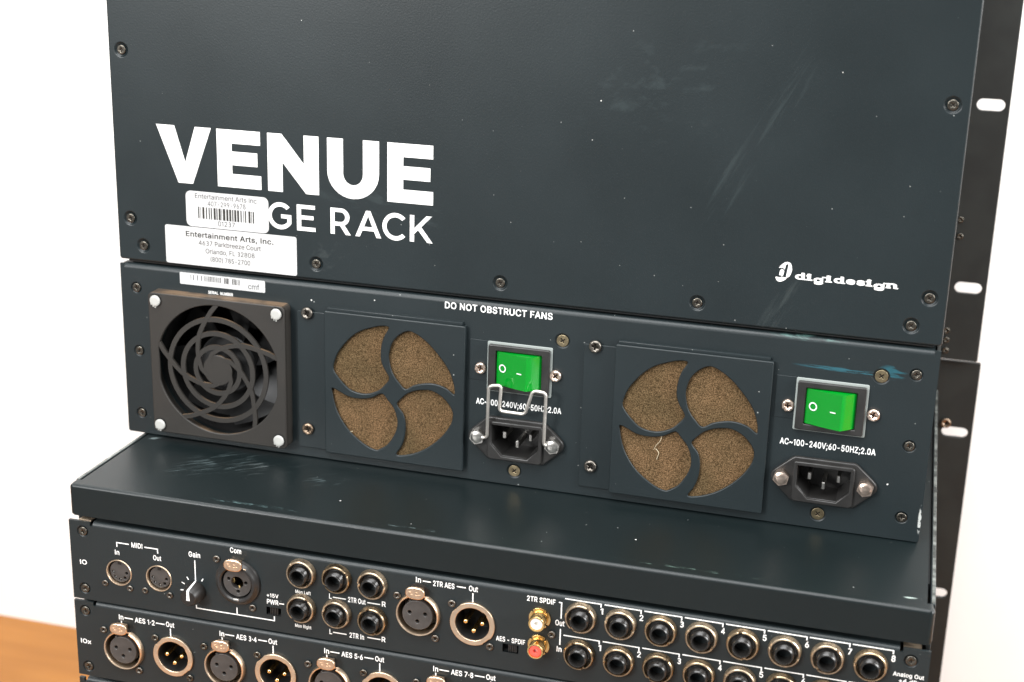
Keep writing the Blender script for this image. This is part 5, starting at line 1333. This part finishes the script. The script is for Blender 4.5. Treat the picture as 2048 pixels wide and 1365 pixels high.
# ---- combo socket
cm = MB()
cm.lathe([(8.6, 12), (8.6, -2.6), (9.3, -3.2), (10.2, -3.2), (10.8, -2.7), (11.4, -1.7), (12.3, -1.3), (12.7, -0.4), (12.7, -0.02)], 48)
cs0 = put('combo_socket', cm.mesh('combo_socket', M['black'], 40), low, (COMBO[0], 0, COMBO[1]))
jo = [(3.4 * math.cos(a), 3.4 * math.sin(a)) for a in [PI * 2 * k / 24 for k in range(24)]]
ins_ = MB().plate([circle(0, 0, 7.9, 40), jo, circle(-4.7, 1.6, 0.95, 10), circle(4.9, 0.5, 0.95, 10), circle(0.4, -4.9, 1.0, 10)], -1.4, 2.0, 0.3, 2)
put('socket_insert', ins_.mesh('socket_insert', M['insert'], 40), cs0)
put('socket_depth', MB().lathe([(0, 9.0), (8.5, 9.1)], 24).mesh('socket_depth', M['hole'], 0), cs0)
put('contact', MB().box(-3.1, -2.3, 0.5, 6, -1.3, 1.4).box(0.0, 0.8, 0.3, 6, -3.3, -2.2).mesh('contact', M['gold'], 0), cs0)
put('key_tab', MB().box(-1.4, 1.4, -3.35, -2.0, -9.4, -8.4, 0.1, 1).mesh('key_tab', M['steel'], 0), cs0)

# ---- three-pole sockets
lat = MB()
lo_ = [(5.0 * math.copysign(abs(math.cos(a)) ** 0.75, math.cos(a)), 3.3 * math.copysign(abs(math.sin(a)) ** 0.8, math.sin(a))) for a in [2 * PI * k / 32 for k in range(32)]]
lat.plate([lo_], -5.6, -3.9, 0.55, 2)
lat.box(-3.4, 3.4, -3.88, -0.6, -2.4, 1.6, 0.3, 1)
lat.box(3.2, 6.4, -3.6, -2.9, -2.6, -1.9, 0.15, 1)
for px, pz in ((-1.8, -0.5), (0.9, -0.8), (2.3, -0.5), (0.9, 0.7), (-2.6, 0.6)):
    lat.box(px - 0.55, px + 0.55, -5.72, -5.5, pz - 0.16, pz + 0.16, 0.05, 1)
lat_me = lat.mesh('latch_tab', M['latch'], 40)
xf = MB()
seg = 64
ang = [math.radians(112 + 316 * k / (seg - 1)) for k in range(seg)]
prof = [(10.2, 10.0), (10.2, -2.3), (10.4, -2.8), (10.9, -2.9), (11.25, -2.5), (11.5, -0.02)]
v, f = [], []
npf = len(prof)
for a in ang:
    for r, yy in prof:
        v.append((r * math.cos(a), yy, r * math.sin(a)))
for i in range(seg - 1):
    for k in range(npf - 1):
        f.append((i * npf + k, (i + 1) * npf + k, (i + 1) * npf + k + 1, i * npf + k + 1))
xf.add(v, f)
xf_me = xf.mesh('xlr_socket', M['nickel'], 40)
xi = MB().plate([smoothloop(circle(0, 0, 8.0, 30), 1), circle(-4.1, 1.0, 1.05, 12), circle(4.1, 1.0, 1.05, 12), circle(0, -3.5, 1.05, 12)], -2.0, 9.0, 0.35, 2)
xi.box(-4.6, -3.7, -1.9, 8.0, 6.3, 7.6, 0.2, 1)
xi_me = xi.mesh('socket_insert', M['insert'], 40)
xd_me = MB().lathe([(0, 6.5), (9.8, 6.6)], 24).mesh('socket_depth', M['hole'], 0)
lr_me = MB().plate([[(5.7 * math.cos(a), 12.5 + 4.3 * math.sin(a)) for a in [2 * PI * k / 28 for k in range(28)]]], -0.5, -0.02, 0.1, 1).mesh('latch_recess', M['hole'], 40)


def xlr_female(x, z, extra=False):
    x0 = put('xlr_socket', xf_me, low, (x, 0, z))
    put('socket_insert', xi_me, x0, (0, -0.2, 0))
    put('socket_depth', xd_me, x0)
    put('latch_tab', lat_me, x0, (-0.3, 0, 13.4 if extra else 14.0))
    if extra:
        put('latch_recess', lr_me, x0)


xm_out = circle(0, 0, 11.6, 64)
mo = []
for px, pz in xm_out:
    a = math.degrees(math.atan2(pz, px)) % 360
    r = 11.6
    if 125 < a < 150 or 300 < a < 325:
        r = 11.1
    mo.append((r * math.cos(math.radians(a)), r * math.sin(math.radians(a))))
mi_ = []
for px, pz in circle(0, 0, 8.85, 64):
    a = math.degrees(math.atan2(pz, px)) % 360
    r = 8.85 if not (36 < a < 52) else 9.25
    mi_.append((r * math.cos(math.radians(a)), r * math.sin(math.radians(a))))
xm = MB().plate([mo, mi_], -1.5, -0.02, 0.3, 2)
xm_me = xm.mesh('xlr_plug_socket', M['nickel'], 40)
xt_me = MB().lathe([(8.85, -0.3), (8.85, 13.0), (0, 13.1)], 48).mesh('plug_cup', M['blackmatt'], 40)
xp = MB().lathe([(0, -1.2), (0.7, -1.1), (1.1, -0.6), (1.2, 0), (1.2, 13)], 16)
xp_me = xp.mesh('contact_pin', M['gold'], 60)


def xlr_male(x, z):
    x0 = put('xlr_plug_socket', xm_me, low, (x, 0, z))
    put('plug_cup', xt_me, x0)
    for px, pz in ((-4.3, 0.9), (4.3, 0.9), (0, -3.6)):
        put('contact_pin', xp_me, x0, (px + 0.7, -0.4, pz))


for x, z in XF:
    xlr_female(x, z, True)
for x, z in XF2:
    xlr_female(x, z)
for x, z in XM + XM2:
    xlr_male(x, z)
o = put('latch_tab', lat_me, cs0, (-0.6, 0.4, 11.2))
for x, z in ((-36.6, -34.2), (-16.3, -54.7), (-7.9, -33.9), (12.2, -54.4), (43.4, -42.2)):
    screw(low, 'small', x, z)
for x, z in ((-135.5, -29.8), (-115.9, -54.6)):
    screw(low, 'small', x, z)
for k in range(4):
    dx, dz = 59.3 * k, 0.35 * k
    screw(low, 'small' if k != 1 else 'smalldark', -204.0 + dx, -82.4 + dz)
    screw(low, 'small', -183.8 + dx, -103.6 + dz)
    screw(low, 'smalldark', -173.3 + dx, -82.0 + dz)
    screw(low, 'smalldark', -153.6 + dx, -102.6 + dz)

# ---- phono sockets
rf = MB()
ol = []
for i in range(80):
    a = 2 * PI * i / 80
    ad = min(abs((a - t + PI) % (2 * PI) - PI) for t in (0.85, 2.42, 3.99, 5.56))
    r = 5.5 if ad > 0.09 else 4.4
    ol.append((r * math.cos(a), r * math.sin(a)))
rf.plate([ol], -1.0, -0.02, 0.2, 1)
rf_me = rf.mesh('phono_socket', M['rcagold'], 40)
rb_me = MB().lathe([(3.1, -1.0), (3.1, -7.0), (3.3, -7.6), (3.9, -7.6), (4.15, -7.2), (4.05, -1.9), (4.3, -1.02)], 36).mesh('barrel', M['rcagold'], 40)
ri = MB().plate([circle(0, 0, 3.08, 28), circle(0, 0, 1.15, 14)], -7.2, -1.2, 0.3, 1)
rw_me = ri.mesh('insulator', M['white_ins'], 40)
rr_me = rw_me.copy()
rr_me.materials.clear()
rr_me.materials.append(M['red_ins'])
rc_me = MB().lathe([(0.0, -5.4), (1.2, -5.4)], 14).mesh('contact', M['steel'], 0)
for i, (x, z) in enumerate(((37.2, -34.3), (37.1, -49.0))):
    r0 = put('phono_socket', rf_me, low, (x, 0, z))
    put('barrel', rb_me, r0)
    put('insulator', (rw_me, rr_me)[i], r0)
    put('contact', rc_me, r0)

# ---- recessed slide switches
ss = MB().add([(-4.1, 0.1, -2.3), (4.1, 0.1, -2.3), (4.1, 4, -2.3), (-4.1, 4, -2.3), (-4.1, 0.1, 2.3), (4.1, 0.1, 2.3), (4.1, 4, 2.3), (-4.1, 4, 2.3)], [(0, 1, 2, 3), (4, 5, 6, 7), (3, 2, 6, 7), (0, 3, 7, 4), (1, 2, 6, 5)])
ss_me = ss.mesh('slide_switch', M['blackmatt'], 0)
sk = MB()
for i in range(5):
    sk.box(-1.7 + 0.9 * i, -1.2 + 0.9 * i, 0.4, 3.9, -2.1, 2.1, 0.1, 1)
sk.box(-2.0, 2.6, 1.0, 3.9, -2.15, 2.15)
sk_me = sk.mesh('slider', M['black'], 0)
for (x, z), dx in zip(SWS, (-0.4, 0.6)):
    s0 = put('slide_switch', ss_me, low, (x, 0, z))
    put('slider', sk_me, s0, (dx, 0, 0))

# ---- silkscreen on the cards
L3 = 3.0
TX = [("In", -194.7, -192.1, -36.8, 2.9), ("Out", -172.3, -167.6, -36.5, 2.9), ("MIDI", -184.7, -178.3, -31.1, 2.9),
      ("Gain", -151.6, -145.0, -31.2, 3.0), ("Com", -127.9, -121.6, -25.2, 3.0), ("+15V", -107.9, -101.4, -47.1, 2.2), ("PWR", -107.9, -101.5, -51.1, 2.8),
      ("Mon Left", -91.9, -83.4, -42.2, 1.9), ("Mon Right", -92.4, -83.4, -61.7, 1.9),
      ("L", -73.4, -71.9, -42.4, 2.9), ("2TR Out", -63.1, -53.6, -42.6, 2.9), ("R", -44.9, -42.8, -42.1, 2.9),
      ("L", -73.4, -71.9, -62.5, 2.9), ("2TR In", -62.4, -54.5, -62.6, 2.9), ("R", -45.0, -42.9, -62.0, 2.9),
      ("In", -26.9, -24.2, -25.6, 3.0), ("2TR AES", -17.9, -6.8, -26.2, 3.0), ("Out", 0.7, 5.3, -25.9, 3.0),
      ("AES - SPDIF", 15.2, 30.1, -50.6, 2.7), ("2TR SPDIF", 30.3, 44.6, -26.2, 2.8), ("Out", 44.9, 49.5, -37.0, 3.0), ("In", 46.1, 48.6, -51.2, 3.0),
      ("Analog Out", 204.7, 218.5, -35.1, 2.1), ("+4 dBu", 207.6, 217.4, -38.2, 2.1),
      ("IO", -216.0, -211.9, -45.6, 2.7), ("IOx", -218.7, -212.4, -93.1, 2.7)]
for t_, a, c, z, cap in TX:
    lettering(low, t_, a, c, z, cap, 0.03)
for i in range(8):
    lettering(low, str(i + 1), 66.5 + 19.53 * i if i else 66.9, 68.3 + 19.53 * i, -27.4 - 0.12 * i, 3.2, 0.035)
    lettering(low, str(i + 1), 66.4 + 19.53 * i if i else 66.8, 68.2 + 19.53 * i, -47.1 - 0.05 * i, 3.2, 0.035)
    for z in (-21.95 - 0.08 * i, -41.75 - 0.05 * i):
        line_part(low, [(49.3 + 19.45 * i, z), (67.1 + 19.53 * i, z - 0.1), (67.1 + 19.53 * i, z - 1.9)], 0.6)
for k in range(4):
    dx, dz = 59.1 * k, 0.4 * k
    lettering(low, "In", -194.6 + dx, -191.9 + dx, -74.9 + dz, 3.0, 0.03)
    lettering(low, "AES %d·%d" % (2 * k + 1, 2 * k + 2), -185.1 + dx, -173.4 + dx, -75.1 + dz, 3.0, 0.03)
    lettering(low, "Out", -166.7 + dx, -161.8 + dx, -74.5 + dz, 3.0, 0.03)
    line_part(low, [(-191.3 + dx, -73.5 + dz), (-186.2 + dx, -73.5 + dz)])
    line_part(low, [(-172.6 + dx, -73.4 + dz), (-167.5 + dx, -73.4 + dz)])
    line_part(low, [(-193.2 + dx, -75.6 + dz), (-193.2 + dx, -78.5 + dz)])
    line_part(low, [(-164.2 + dx, -75.3 + dz), (-164.2 + dx, -79.9 + dz)])
for pl_ in ([(-193.3, -32.2), (-193.3, -29.7), (-186.2, -29.7)], [(-177.2, -29.9), (-169.5, -29.9), (-169.5, -32.4)], [(-148.2, -32.9), (-148.2, -44.9)],
            [(-148.3, -58.6), (-148.3, -60.4), (-103.9, -60.2), (-103.9, -57.7)], [(-125.0, -59.9), (-125.0, -56.2)], [(-101.1, -49.9), (-98.3, -49.9)],
            [(-71.3, -41.3), (-64.2, -41.3)], [(-52.7, -41.2), (-45.8, -41.2)], [(-71.4, -61.2), (-64.0, -61.2)], [(-52.7, -60.9), (-45.6, -60.9)],
            [(-23.3, -24.4), (-19.0, -24.4)], [(-5.6, -24.5), (-0.9, -24.5)], [(2.8, -26.8), (2.8, -31.8)],
            [(46.3, -24.5), (47.7, -24.5), (47.7, -33.0)], [(47.6, -38.6), (47.6, -47.3)]):
    line_part(low, pl_)

# ---- lint lying on the filters


def lint(label, pts, r):
    ps = [Vector((q[0], q[1], q[2])) for q in pts]
    c = ps[0]
    mb_ = MB().tube([p - c for p in fillet([p for p in ps], 1.0, 3)], r, 5)
    o_ = bpy.data.objects.new('lint_fibre', mb_.mesh('lint_fibre', M['lint'], 60))
    COL.objects.link(o_)
    mw = Matrix.Translation(Vector((-228.814, 77.992, 0.12)) * S) @ Matrix.Rotation(-0.0145, 4, 'Z')
    o_.matrix_world = mw @ Matrix.Translation(c * S)
    o_['label'] = label
    o_['category'] = 'lint'
    return o_


lint('long curled pale fibre caught on the lower left opening of the right filter', [(309.5, -2.2, 41.3), (308.6, -3.2, 37.5), (306.5, -3.4, 34.9), (305.4, -2.6, 32.2)], 0.14)
lint('short bent thick white fibre low on the right filter', [(306.3, -2.2, 32.6), (308.3, -3.0, 31.0), (307.1, -2.4, 27.0)], 0.18)
lint('tiny white fibre at the lower left edge of the left filter opening', [(135.7, -2.4, 19.7), (137.6, -3.0, 19.2), (139.4, -2.2, 19.6)], 0.2)
